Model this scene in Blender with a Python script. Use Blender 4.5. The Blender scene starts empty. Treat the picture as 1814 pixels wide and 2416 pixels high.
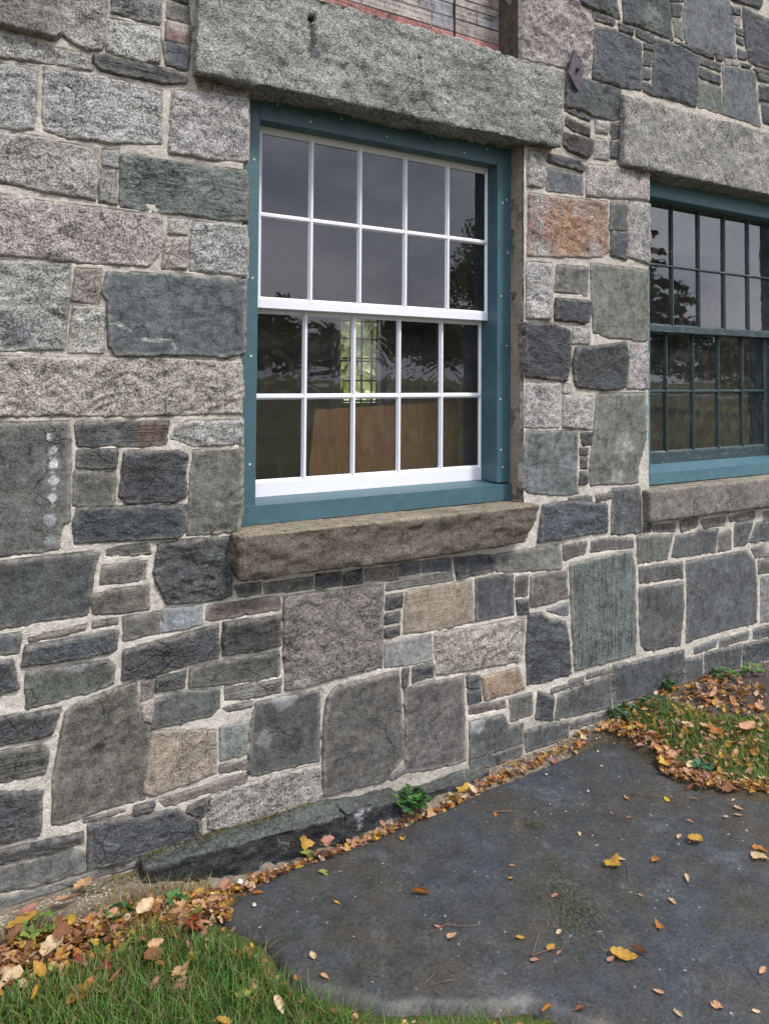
import bpy, math, random
import numpy as np
from mathutils import Matrix, Vector
random.seed(7); RS=np.random.RandomState(11)
sc=bpy.context.scene; col=sc.collection
EZ=1.56                      # eye height of the photographer; wall face is the plane y=0
# ------------------------------------------------------------------ camera
cam=bpy.data.cameras.new('camera'); co=bpy.data.objects.new('camera',cam); col.objects.link(co); sc.camera=co
cam.sensor_fit='VERTICAL'; cam.sensor_height=36.0; cam.lens=26.82; cam.shift_y=-.1546; cam.clip_start=.05; cam.clip_end=3000
Hc=(.85521133,.02259066,.51778688); Vc=(.00699728,-.99946182,.0320486); Nc=(-.51823221,.02378523,.85490914)
co.matrix_world=Matrix(((Hc[0],-Hc[1],-Hc[2],0),(Nc[0],-Nc[1],-Nc[2],-2.45),(Vc[0],-Vc[1],-Vc[2],EZ),(0,0,0,1)))
# ------------------------------------------------------------------ light
sd=Vector((+.42,-.80,1.15)).normalized(); sun_el=math.asin(sd.z); sun_az=math.atan2(sd.x,sd.y)
w=bpy.data.worlds.new('World'); sc.world=w; w.use_nodes=True; nt=w.node_tree; nt.nodes.clear()
def N(nt,t,**k):
    n=nt.nodes.new(t)
    for a,b in k.items():
        if a.startswith('_'): setattr(n,a[1:],b)
        else: n.inputs[a.replace('__',' ')].default_value=b
    return n
L=lambda nt,a,b: nt.links.new(a,b)
sky=N(nt,'ShaderNodeTexSky'); sky.sky_type='NISHITA'; sky.sun_disc=False; sky.sun_elevation=sun_el; sky.sun_rotation=sun_az; sky.air_density=1.3; sky.dust_density=2
tc=N(nt,'ShaderNodeTexCoord'); sep=N(nt,'ShaderNodeSeparateXYZ'); L(nt,tc.outputs['Generated'],sep.inputs[0])
mp=N(nt,'ShaderNodeMapping'); mp.inputs['Scale'].default_value=(1,1,2.6); L(nt,tc.outputs['Generated'],mp.inputs[0])
cn=N(nt,'ShaderNodeTexNoise',Scale=2.2,Detail=6.,Roughness=.55); L(nt,mp.outputs[0],cn.inputs['Vector'])
cr=N(nt,'ShaderNodeValToRGB'); cr.color_ramp.elements[0].position=.40; cr.color_ramp.elements[0].color=(7.6,8.0,10.0,1); cr.color_ramp.elements[1].position=.60; cr.color_ramp.elements[1].color=(16.,16.2,17.2,1); L(nt,cn.outputs['Fac'],cr.inputs[0])
gr=N(nt,'ShaderNodeMapRange'); gr.inputs['From Min'].default_value=0; gr.inputs['From Max'].default_value=.9; gr.inputs['To Min'].default_value=.72; gr.inputs['To Max'].default_value=1.55; L(nt,sep.outputs['Z'],gr.inputs['Value'])
ml=N(nt,'ShaderNodeVectorMath',_operation='SCALE'); L(nt,cr.outputs[0],ml.inputs[0]); L(nt,gr.outputs[0],ml.inputs['Scale'])
mx=N(nt,'ShaderNodeMix',_data_type='RGBA'); mx.inputs[0].default_value=.88; L(nt,sky.outputs[0],mx.inputs[6]); L(nt,ml.outputs[0],mx.inputs[7])
bg=N(nt,'ShaderNodeBackground',Strength=.095); wo=N(nt,'ShaderNodeOutputWorld'); L(nt,mx.outputs[2],bg.inputs[0]); L(nt,bg.outputs[0],wo.inputs[0])
sl=bpy.data.lights.new('sun','SUN'); sl.energy=2.6; sl.angle=math.radians(10); sl.color=(1,.96,.9)
so=bpy.data.objects.new('sun',sl); col.objects.link(so); so.location=(-4,-6,9); so.rotation_euler=sd.to_track_quat('Z','Y').to_euler()
sc.view_settings.view_transform='Standard'; sc.view_settings.look='None'; sc.view_settings.exposure=.5; sc.view_settings.gamma=1
# ------------------------------------------------------------------ helpers
def lin(h):
    if not isinstance(h,str): return tuple(h)
    v=[int(h[i:i+2],16)/255 for i in (0,2,4)]
    return tuple(x/12.92 if x<=.04045 else ((x+.055)/1.055)**2.4 for x in v)
def desat(h,k=.66,g=1.):
    c=np.array(lin(h)); l=c@np.array([.3,.55,.15]); c=l+(c-l)*k; return c*g*(.72 if l<.2 else .84)
def hash3(i,j,k,s):
    n=(i*73856093)^(j*19349663)^(k*83492791)^(s*2654435761)
    n=(n^(n>>13))*1274126177; n=n&0x7fffffff; n=(n^(n>>16))*668265263
    return ((n&0xffffff)/float(0xffffff))*2-1
def vnoise(P,s=0):
    P=np.asarray(P,float); F=np.floor(P); f=P-F; I=F.astype(np.int64); u=f*f*f*(f*(f*6-15)+10)
    r=0
    for a in (0,1):
        for b in (0,1):
            for c in (0,1):
                wgt=(u[:,0] if a else 1-u[:,0])*(u[:,1] if b else 1-u[:,1])*(u[:,2] if c else 1-u[:,2])
                r=r+wgt*hash3(I[:,0]+a,I[:,1]+b,I[:,2]+c,s)
    return r
def fbm(P,scale,octv=4,s=0,gain=.5,ridge=False):
    P=np.asarray(P,float)*scale; a=1.;t=0.;tot=0
    for o in range(octv):
        n=vnoise(P+o*17.3,s+o)
        if ridge: n=1-2*np.abs(n)
        t=t+a*n; tot+=a; a*=gain; P=P*2.03
    return t/tot
def P3(x,z,y=None): 
    return np.stack([x,np.zeros_like(x) if y is None else y,z],-1)
def sstep(a,b,x):
    t=np.clip((x-a)/(b-a),0,1); return t*t*(3-2*t)
def polysd(x,z,poly):
    """signed distance, positive inside"""
    n=len(poly); d=np.full(x.shape,1e9); ins=np.zeros(x.shape,bool)
    for i in range(n):
        x1,z1=poly[i]; x2,z2=poly[(i+1)%n]; ex,ez=x2-x1,z2-z1
        px,pz=x-x1,z-z1; t=np.clip((px*ex+pz*ez)/(ex*ex+ez*ez+1e-12),0,1)
        d=np.minimum(d,np.hypot(px-t*ex,pz-t*ez))
        c=((z1>z)!=(z2>z))&(x<(x2-x1)*(z-z1)/((z2-z1)+1e-15)+x1); ins^=c
    return np.where(ins,d,-d)
def mesh(name,V,F,mat,parent=None,cols=None,edge=None,smooth=True,loc=None):
    """V (n,3); F (m,4) or (m,3) array or list of mixed faces"""
    me=bpy.data.meshes.new(name); V=np.asarray(V,float)
    if isinstance(F,np.ndarray):
        me.vertices.add(len(V)); me.vertices.foreach_set('co',V.ravel()); k=F.shape[1]
        me.loops.add(F.size); me.loops.foreach_set('vertex_index',F.ravel().astype(np.int32))
        me.polygons.add(len(F)); me.polygons.foreach_set('loop_start',np.arange(0,F.size,k,dtype=np.int32)); me.polygons.foreach_set('loop_total',np.full(len(F),k,np.int32))
        me.update(calc_edges=True); me.validate()
    else: me.from_pydata([tuple(v) for v in V],[],F)
    if cols is not None:
        a=me.color_attributes.new('col','FLOAT_COLOR','POINT'); c=np.ones((len(V),4)); c[:,:3]=cols; a.data.foreach_set('color',c.ravel())
    if edge is not None:
        a=me.attributes.new('edge','FLOAT','POINT'); a.data.foreach_set('value',np.asarray(edge,float))
    if smooth: me.polygons.foreach_set('use_smooth',np.ones(len(me.polygons),bool))
    if isinstance(mat,(list,tuple)):
        for m in mat: me.materials.append(m)
    else: me.materials.append(mat)
    o=bpy.data.objects.new(name,me); col.objects.link(o)
    if parent is not None: o.parent=parent
    return o
def empty(name,loc=(0,0,0)):
    o=bpy.data.objects.new(name,None); o.location=loc; o.empty_display_size=.1; col.objects.link(o); return o
def tag(o,label=None,cat=None,group=None,kind=None):
    if label:o['label']=label
    if cat:o['category']=cat
    if group:o['group']=group
    if kind:o['kind']=kind
    return o
def compact(V,F,*at):
    u,inv=np.unique(F,return_inverse=True); F=inv.reshape(F.shape)
    return (V[u],F)+tuple(a[u] for a in at)
def gridfaces(nx,nz,keep=None):
    i,j=np.meshgrid(np.arange(nx-1),np.arange(nz-1),indexing='ij'); a=i*nz+j
    F=np.stack([a,a+nz,a+nz+1,a+1],-1).reshape(-1,4)
    if keep is not None: F=F[keep[F].all(1)]
    return F
class MB:
    """collects simple solids into one mesh"""
    def __init__(s): s.V=[];s.F=[];s.M=[]
    def add(s,V,F,m=0):
        b=len(s.V); s.V+= [tuple(v) for v in V]; s.F+=[tuple(b+i for i in f) for f in F]; s.M+=[m]*len(F)
    def box(s,x0,x1,y0,y1,z0,z1,c=.002,m=0):
        c=min(c,(x1-x0)*.3,(y1-y0)*.3,(z1-z0)*.3); V=[];idx={}
        X=(x0,x1);Y=(y0,y1);Z=(z0,z1)
        for i in (0,1):
            for j in (0,1):
                for k in (0,1):
                    sx,sy,sz=(c,-c)[i],(c,-c)[j],(c,-c)[k]
                    for a in range(3):
                        p=[X[i]+sx,Y[j]+sy,Z[k]+sz]; p[a]=(X[i],Y[j],Z[k])[a]; idx[(i,j,k,a)]=len(V); V.append(p)
        F=[]
        q=lambda *k:[idx[t] for t in k]
        for i in (0,1):
            f=q((i,0,0,0),(i,1,0,0),(i,1,1,0),(i,0,1,0)); F.append(f if i else f[::-1])
            f=q((0,i,0,1),(1,i,0,1),(1,i,1,1),(0,i,1,1)); F.append(f[::-1] if i else f)
            f=q((0,0,i,2),(1,0,i,2),(1,1,i,2),(0,1,i,2)); F.append(f if i else f[::-1])
        for a,b in ((0,1),(0,1)):
            pass
        for i in (0,1):
            for j in (0,1):
                F.append(q((i,j,0,0),(i,j,0,1),(i,j,1,1),(i,j,1,0)))
                F.append(q((i,0,j,0),(i,0,j,2),(i,1,j,2),(i,1,j,0)))
                F.append(q((0,i,j,1),(0,i,j,2),(1,i,j,2),(1,i,j,1)))
                for k in (0,1): F.append(q((i,j,k,0),(i,j,k,1),(i,j,k,2)))
        s.add(V,F,m)
    def prism(s,A,B,m=0):
        """loft between two equal rings with caps"""
        n=len(A); V=list(A)+list(B)
        F=[(i,(i+1)%n,n+(i+1)%n,n+i) for i in range(n)]+[tuple(range(n))[::-1],tuple(range(n,2*n))]
        s.add(V,F,m)
    def tube(s,pts,r,n=6,m=0,taper=1.):
        rings=[]; pts=[Vector(p) for p in pts]
        for i,p in enumerate(pts):
            d=(pts[min(i+1,len(pts)-1)]-pts[max(i-1,0)]).normalized(); a=d.orthogonal().normalized(); b=d.cross(a)
            rr=r*(1+(taper-1)*i/max(1,len(pts)-1))
            rings.append([p+a*rr*math.cos(t*2*math.pi/n)+b*rr*math.sin(t*2*math.pi/n) for t in range(n)])
        V=[v for R in rings for v in R]; F=[]
        for i in range(len(rings)-1):
            for t in range(n): F.append((i*n+t,i*n+(t+1)%n,(i+1)*n+(t+1)%n,(i+1)*n+t))
        F+= [tuple(range(n))[::-1],tuple(range((len(rings)-1)*n,len(rings)*n))]
        s.add(V,F,m)
    def build(s,name,mat,parent=None,smooth=False):
        me=bpy.data.meshes.new(name); me.from_pydata(s.V,[],s.F)
        for m in (mat if isinstance(mat,(list,tuple)) else [mat]): me.materials.append(m)
        me.polygons.foreach_set('material_index',s.M)
        if smooth: me.polygons.foreach_set('use_smooth',[True]*len(s.F))
        me.update()
        import bmesh
        bm=bmesh.new(); bm.from_mesh(me); bmesh.ops.recalc_face_normals(bm,faces=bm.faces); bm.to_mesh(me); bm.free()
        o=bpy.data.objects.new(name,me); col.objects.link(o)
        if parent is not None:o.parent=parent
        return o
def block(name,quad,y0,y1,mat,parent,color,res=.012,amp=.008,rad=.012,sc_=9,seed=0,sp=(),topcol=None,dress=0.,anis=(1,1,1)):
    """a hewn stone: quad = bl,br,tr,tl in (x,z) of its front face; rounded and roughened all round"""
    (xa,za),(xb,zb),(xc,zc),(xd,zd)=quad
    sx=max(abs(xb-xa),abs(xc-xd)); sy=y1-y0; sz=max(abs(zd-za),abs(zc-zb))
    n=[max(2,int(round(s_/res))) for s_ in (sx,sy,sz)]
    Vs=[];Fs=[];b=0
    for ax in range(3):
        u,v=[a for a in range(3) if a!=ax]
        for side in (0,1):
            A,B=np.meshgrid(np.arange(n[u]+1),np.arange(n[v]+1),indexing='ij')
            g=np.zeros((A.size,3),int); g[:,u]=A.ravel(); g[:,v]=B.ravel(); g[:,ax]=side*n[ax]
            f=gridfaces(n[u]+1,n[v]+1)
            flip=(side==0)^(ax==1)
            if flip: f=f[:,::-1]
            Vs.append(g);Fs.append(f+b);b+=len(g)
    G=np.concatenate(Vs);F=np.concatenate(Fs)
    U,inv=np.unique(G,axis=0,return_inverse=True); F=inv.ravel()[F]
    t=U/np.array(n,float); size=np.array([sx,sy,sz]); p=t*size
    r=min(rad,.45*size.min()); q=np.clip(p,r,size-r); d=p-q; l=np.linalg.norm(d,axis=1,keepdims=True)+1e-9; dirn=d/l; p=q+dirn*r
    t=p/size
    x=(1-t[:,2])*((1-t[:,0])*xa+t[:,0]*xb)+t[:,2]*((1-t[:,0])*xd+t[:,0]*xc)
    z=(1-t[:,0])*((1-t[:,2])*za+t[:,2]*zd)+t[:,0]*((1-t[:,2])*zb+t[:,2]*zc)+EZ
    y=y0+t[:,1]*sy; W=np.stack([x,y,z],-1)
    h=amp*(fbm(W*np.array(anis),sc_,5,seed,.55)*1.1+.5*fbm(W*np.array(anis),sc_*2.7,3,seed+9,ridge=True)-.2)
    h=h*(1-dress*np.clip(dirn[:,2],0,1))
    c=np.tile(desat(color,.8),(len(W),1))
    nn=fbm(W,40,3,5)
    for (px,pz,pr,pc) in sp:
        m=sstep(1.15,.75,np.hypot(x-px,(z-EZ-pz))/pr+.25*nn)*(dirn[:,1]<0); c=c*(1-m[:,None])+m[:,None]*np.array(lin(pc))
        if pc=='17150f': h=h-.02*m
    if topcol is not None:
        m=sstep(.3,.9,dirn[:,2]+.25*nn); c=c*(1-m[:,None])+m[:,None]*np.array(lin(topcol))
    W=W+dirn*h[:,None]
    return mesh(name,W,F,mat,parent,cols=c)
# ------------------------------------------------------------------ materials
def newmat(name):
    m=bpy.data.materials.new(name); m.use_nodes=True; nt=m.node_tree; b=nt.nodes['Principled BSDF']; return m,nt,b
def noise(nt,vec,scale,detail=3,rough=.6,dist=0.):
    n=N(nt,'ShaderNodeTexNoise',Scale=scale,Detail=float(detail),Roughness=rough,Distortion=dist); L(nt,vec,n.inputs['Vector']); return n.outputs['Fac']
def mrange(nt,v,a,b,c,d):
    n=N(nt,'ShaderNodeMapRange'); n.inputs[1].default_value=a;n.inputs[2].default_value=b;n.inputs[3].default_value=c;n.inputs[4].default_value=d; L(nt,v,n.inputs[0]); return n.outputs[0]
def math_(nt,op,a,b):
    n=N(nt,'ShaderNodeMath',_operation=op)
    for i,v in enumerate((a,b)):
        if isinstance(v,(int,float)): n.inputs[i].default_value=v
        else: L(nt,v,n.inputs[i])
    return n.outputs[0]
def scalec(nt,c,f):
    n=N(nt,'ShaderNodeVectorMath',_operation='SCALE'); L(nt,c,n.inputs[0]); L(nt,f,n.inputs['Scale']); return n.outputs[0]
def mixc(nt,f,a,b):
    n=N(nt,'ShaderNodeMix',_data_type='RGBA')
    for i,v in ((0,f),(6,a),(7,b)):
        if isinstance(v,(int,float)): n.inputs[i].default_value=v
        elif isinstance(v,tuple): n.inputs[i].default_value=(*v,1)
        else: L(nt,v,n.inputs[i])
    return n.outputs[2]
def mapped(nt,scale,rot=(0,0,0)):
    t=N(nt,'ShaderNodeTexCoord'); m=N(nt,'ShaderNodeMapping'); m.inputs['Scale'].default_value=scale; m.inputs['Rotation'].default_value=rot; L(nt,t.outputs['Object'],m.inputs[0]); return m.outputs[0]
def bump(nt,b,h,strength,dist):
    n=N(nt,'ShaderNodeBump',Strength=strength,Distance=dist); L(nt,h,n.inputs['Height']); L(nt,n.outputs[0],b.inputs['Normal'])
def stone_mat(name,speck,sscale,streak=None,sstr=0.,rot=(0,0,0),bmp=.5,bd=.004,smear=.42,rough=.88,moss=0.,pale=0.):
    m,nt,b=newmat(name); t=mapped(nt,(1,1,1))
    a=N(nt,'ShaderNodeAttribute',_attribute_name='col')
    n1=noise(nt,t,sscale,3,.75); n2=noise(nt,t,sscale*2.3,2,.7); n3=noise(nt,t,7.,5,.6); n4=noise(nt,t,38.,4,.65,.4)
    f=math_(nt,'ADD',math_(nt,'MULTIPLY',mrange(nt,n1,.41,.59,-1,1),speck),math_(nt,'MULTIPLY',mrange(nt,n2,.40,.60,-1,1),speck*.55))
    f=math_(nt,'ADD',f,mrange(nt,n3,.3,.7,-.3,.26)); f=math_(nt,'ADD',f,mrange(nt,n4,.32,.68,-.34,.28))
    if streak:
        sv=mapped(nt,streak,rot); s1=noise(nt,sv,1.,4,.65,.3); f=math_(nt,'ADD',f,mrange(nt,s1,.32,.68,-sstr,sstr))
    f=math_(nt,'MAXIMUM',math_(nt,'ADD',f,1.),.16)
    c=scalec(nt,a.outputs['Color'],f)
    hue=noise(nt,t,16.,3,.6)
    c=mixc(nt,mrange(nt,hue,.48,.78,0,.2),c,scalec(nt,mixc(nt,.5,(.34,.26,.18),(.3,.27,.22)),math_(nt,'MULTIPLY',f,.7 if speck>.4 else .38)))
    if moss: c=mixc(nt,math_(nt,'MULTIPLY',mrange(nt,noise(nt,t,5.,6,.7),.44,.64,0,1),moss),c,(.07,.075,.05))
    if pale: c=mixc(nt,mrange(nt,noise(nt,t,22.,6,.75,1.2),.6,.74,0,pale),c,(.4,.4,.38))
    e=N(nt,'ShaderNodeAttribute',_attribute_name='edge')
    vt=N(nt,'ShaderNodeTexVoronoi',Scale=5.5,_feature='DISTANCE_TO_EDGE'); wv=N(nt,'ShaderNodeTexNoise',Scale=9.,Detail=5.); L(nt,t,wv.inputs['Vector']); va=N(nt,'ShaderNodeVectorMath',_operation='MULTIPLY_ADD'); va.inputs[1].default_value=(.16,.16,.16); L(nt,wv.outputs['Color'],va.inputs[0]); L(nt,t,va.inputs[2]); L(nt,va.outputs[0],vt.inputs['Vector'])
    crk=math_(nt,'MULTIPLY',mrange(nt,vt.outputs['Distance'],.004,.016,1,0),mrange(nt,noise(nt,t,4.2,3,.6),.5,.6,0,.8))
    c=mixc(nt,math_(nt,'MULTIPLY',crk,.75),c,(.03,.028,.026))
    es=math_(nt,'MULTIPLY',e.outputs['Fac'],mrange(nt,noise(nt,t,45.,4,.7),.38,.62,0,1))
    c=mixc(nt,math_(nt,'MULTIPLY',es,smear),c,(.36,.325,.28))
    L(nt,c,b.inputs['Base Color']); b.inputs['Roughness'].default_value=rough; b.inputs['Specular IOR Level'].default_value=.35
    h=math_(nt,'ADD',math_(nt,'MULTIPLY',n1,.5),n4)
    h=math_(nt,'ADD',h,math_(nt,'MULTIPLY',noise(nt,t,95.,4,.7,.6),.8))
    h=math_(nt,'SUBTRACT',h,math_(nt,'MULTIPLY',crk,1.2))
    if streak: h=math_(nt,'ADD',h,math_(nt,'MULTIPLY',s1,1.2))
    bump(nt,b,h,bmp,bd)
    return m
M={}
M['g']=stone_mat('granite',.52,150,bmp=.9,bd=.008,smear=.5)
M['gl']=stone_mat('lintel_granite',.62,165,bmp=1.,bd=.009,moss=.38,smear=0)
M['gs']=stone_mat('sill_stone',.45,170,bmp=.8,bd=.006,moss=.22,smear=0)
M['f']=stone_mat('schist',.27,165,streak=(34,34,12),sstr=.2,rot=(0,.5,0),bmp=.7,bd=.006,pale=.3)
M['k']=stone_mat('dark_schist',.32,150,streak=(18,18,40),sstr=.18,rot=(0,-.6,0),bmp=1.,bd=.012,pale=.36,rough=.8)
M['l']=stone_mat('layered_slate',.3,120,streak=(7,7,120),sstr=.5,rot=(0,-.05,0),bmp=.9,bd=.01)
M['h']=stone_mat('bedded_sandstone',.2,160,streak=(5,5,150),sstr=.2,bmp=.6,bd=.004,smear=.3)
M['t']=stone_mat('tan_sandstone',.36,150,bmp=.8,bd=.006,smear=.3)
M['v']=stone_mat('diagonal_schist',.3,120,streak=(14,14,75),sstr=.4,rot=(0,.6,0),bmp=.9,bd=.01)
M['w']=stone_mat('streaked_schist',.28,130,streak=(85,85,5),sstr=.42,rot=(0,-.05,0),bmp=.7,bd=.006,smear=.5)
M['d']=stone_mat('ledge_stone',.4,120,streak=(12,12,50),sstr=.15,bmp=.8,bd=.008,smear=0,pale=.6,rough=.6)
def mortar_mat():
    m,nt,b=newmat('mortar'); t=mapped(nt,(1,1,1)); a=N(nt,'ShaderNodeAttribute',_attribute_name='col')
    n1=noise(nt,t,240,3,.8); n2=noise(nt,t,11,5,.6); n3=noise(nt,t,60,4,.7)
    f=math_(nt,'ADD',math_(nt,'ADD',mrange(nt,n1,.38,.62,-.24,.2),mrange(nt,n2,.3,.7,-.25,.2)),mrange(nt,n3,.3,.7,.8,1.18))
    L(nt,scalec(nt,a.outputs['Color'],f),b.inputs['Base Color']); b.inputs['Roughness'].default_value=.95; b.inputs['Specular IOR Level'].default_value=.2
    bump(nt,b,math_(nt,'ADD',n1,math_(nt,'MULTIPLY',n3,1.5)),.55,.006); return m
M['mortar']=mortar_mat()
def paint(name,colr,rough=.45,wear=0.,wearc=(.3,.33,.33),var=.16):
    m,nt,b=newmat(name); t=mapped(nt,(1,1,1)); c0=lin(colr)
    n=noise(nt,mapped(nt,(3,8,3)),6,5,.7); c=mixc(nt,mrange(nt,n,.3,.7,0,1),tuple(x*(1-var*1.4) for x in c0),tuple(min(1,x*(1+var*.7)) for x in c0))
    c=mixc(nt,mrange(nt,noise(nt,t,95,3,.7),.62,.8,0,var*2),c,tuple(x*.5+.1 for x in c0))
    if wear: c=mixc(nt,mrange(nt,noise(nt,mapped(nt,(1,2,5)),16,6,.75,.5),.55,.66,0,wear),c,wearc)
    L(nt,c,b.inputs['Base Color']); b.inputs['Roughness'].default_value=rough
    bump(nt,b,noise(nt,mapped(nt,(6,6,40)),9,4,.6),.25,.002); return m
M['teal']=paint('teal_paint','3c5a63',.42); M['white']=paint('white_paint','d3d3db',.5,var=.03)
M['oldteal']=paint('weathered_teal_paint','42646e',.5,.4,(.12,.2,.2)); M['green']=paint('dark_green_paint','2a3b3d',.5,.35,(.3,.34,.33)); M['screw']=paint('screw_plug','b9c3c3',.6)
def glass_mat(name,wavy,dirt):
    m=bpy.data.materials.new(name); m.use_nodes=True; nt=m.node_tree; nt.nodes.clear(); out=N(nt,'ShaderNodeOutputMaterial')
    t=mapped(nt,(1,1,1)); h=noise(nt,t,wavy[0],3,.6,wavy[2]); bp=N(nt,'ShaderNodeBump',Strength=wavy[1],Distance=.01); L(nt,h,bp.inputs['Height'])
    fr=N(nt,'ShaderNodeFresnel',IOR=1.52); L(nt,bp.outputs[0],fr.inputs['Normal'])
    f2=math_(nt,'MINIMUM',math_(nt,'MULTIPLY',fr.outputs[0],1.9),1.)
    tr=N(nt,'ShaderNodeBsdfTransparent'); tr.inputs[0].default_value=(.86,.89,.88,1)
    gl=N(nt,'ShaderNodeBsdfGlossy',Roughness=.012); gl.inputs[0].default_value=(.95,.95,1,1); L(nt,bp.outputs[0],gl.inputs['Normal'])
    ms=N(nt,'ShaderNodeMixShader'); L(nt,f2,ms.inputs[0]); L(nt,tr.outputs[0],ms.inputs[1]); L(nt,gl.outputs[0],ms.inputs[2])
    df=N(nt,'ShaderNodeBsdfDiffuse'); df.inputs[0].default_value=(.5,.5,.48,1)
    sm=noise(nt,t,9,6,.72,1.); sp=noise(nt,t,150,2,.5)
    dm=math_(nt,'ADD',math_(nt,'MULTIPLY',mrange(nt,sm,.5,.8,0,1),dirt*.25),math_(nt,'MULTIPLY',mrange(nt,sp,.74,.78,0,1),min(1,dirt*1.2)))
    dm=math_(nt,'ADD',dm,mrange(nt,noise(nt,t,2.2,3,.6),.3,.7,dirt*.02,dirt*.11))
    m2=N(nt,'ShaderNodeMixShader'); L(nt,math_(nt,'MINIMUM',dm,.8),m2.inputs[0]); L(nt,ms.outputs[0],m2.inputs[1]); L(nt,df.outputs[0],m2.inputs[2]); L(nt,m2.outputs[0],out.inputs[0])
    return m
M['glass']=glass_mat('window_glass',(3.,.012,0.),.12); M['wavyglass']=glass_mat('old_wavy_glass',(6.,.10,.8),.2); M['dirtyglass']=glass_mat('dusty_glass',(4.,.03,.6),.35)
def simple(name,colr,rough=.8,var=.25,scale=12.,metal=0.,bmp=.3,bd=.004):
    m,nt,b=newmat(name); t=mapped(nt,(1,1,1)); c0=lin(colr); n=noise(nt,t,scale,5,.65)
    L(nt,mixc(nt,mrange(nt,n,.3,.7,0,1),tuple(x*(1-var) for x in c0),tuple(x*(1+var) for x in c0)),b.inputs['Base Color']); b.inputs['Roughness'].default_value=rough; b.inputs['Metallic'].default_value=metal
    bump(nt,b,noise(nt,t,scale*6,4,.6),bmp,bd); return m
def attrmat(name,rough=.7,var=.25,scale=60.,trans=0.,bmp=.3,bd=.003,spec=.4):
    m,nt,b=newmat(name); t=mapped(nt,(1,1,1)); a=N(nt,'ShaderNodeAttribute',_attribute_name='col'); n=noise(nt,t,scale,4,.65)
    c=scalec(nt,a.outputs['Color'],mrange(nt,n,.3,.7,1-var,1+var)); L(nt,c,b.inputs['Base Color']); b.inputs['Roughness'].default_value=rough; b.inputs['Specular IOR Level'].default_value=spec
    if bmp: bump(nt,b,noise(nt,t,scale*2,4,.6),bmp,bd)
    if trans:
        out=nt.nodes['Material Output']; tl=N(nt,'ShaderNodeBsdfTranslucent'); L(nt,c,tl.inputs[0]); ms=N(nt,'ShaderNodeMixShader'); ms.inputs[0].default_value=trans
        L(nt,b.outputs[0],ms.inputs[1]); L(nt,tl.outputs[0],ms.inputs[2]); L(nt,ms.outputs[0],out.inputs[0])
    return m
M['rust']=simple('rusty_iron','4c4650',.7,.35,40,.3,.6)
M['plaster']=simple('interior_plaster','8a8378',.9); M['wood']=simple('interior_wood','7a5436',.6,.3,9); M['floorwood']=simple('floor_boards','5a4432',.6,.3,6)
M['leaf']=attrmat('dry_leaf',.62,.3,45,.25,.5,.002,.3); M['grass']=attrmat('grass_blades',.55,.18,30,.3,0)
M['ground']=attrmat('soil_and_turf',.95,.45,70,0,.9,.012,.15); M['pebble']=attrmat('pebbles',.8,.3,120,0,.4,.003); M['foliage']=attrmat('foliage',.7,.3,3,.45,0)
M['bark']=simple('bark','463a30',.95,.3,6,0,.8,.03); M['twig']=simple('twig_bark','6b5540',.85,.3,80)
def ply_mat():
    m,nt,b=newmat('plywood'); g=noise(nt,mapped(nt,(10,10,1.2)),2.5,5,.6,1.)
    c=mixc(nt,mrange(nt,g,.35,.65,0,1),lin('b87a4c'),lin('dc9c6c')); kn=noise(nt,mapped(nt,(1,1,1)),6.5,1,.4)
    c=mixc(nt,mrange(nt,kn,.72,.78,0,.85),c,(.06,.03,.018)); L(nt,c,b.inputs['Base Color']); b.inputs['Roughness'].default_value=.7; return m
M['ply']=ply_mat()
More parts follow.
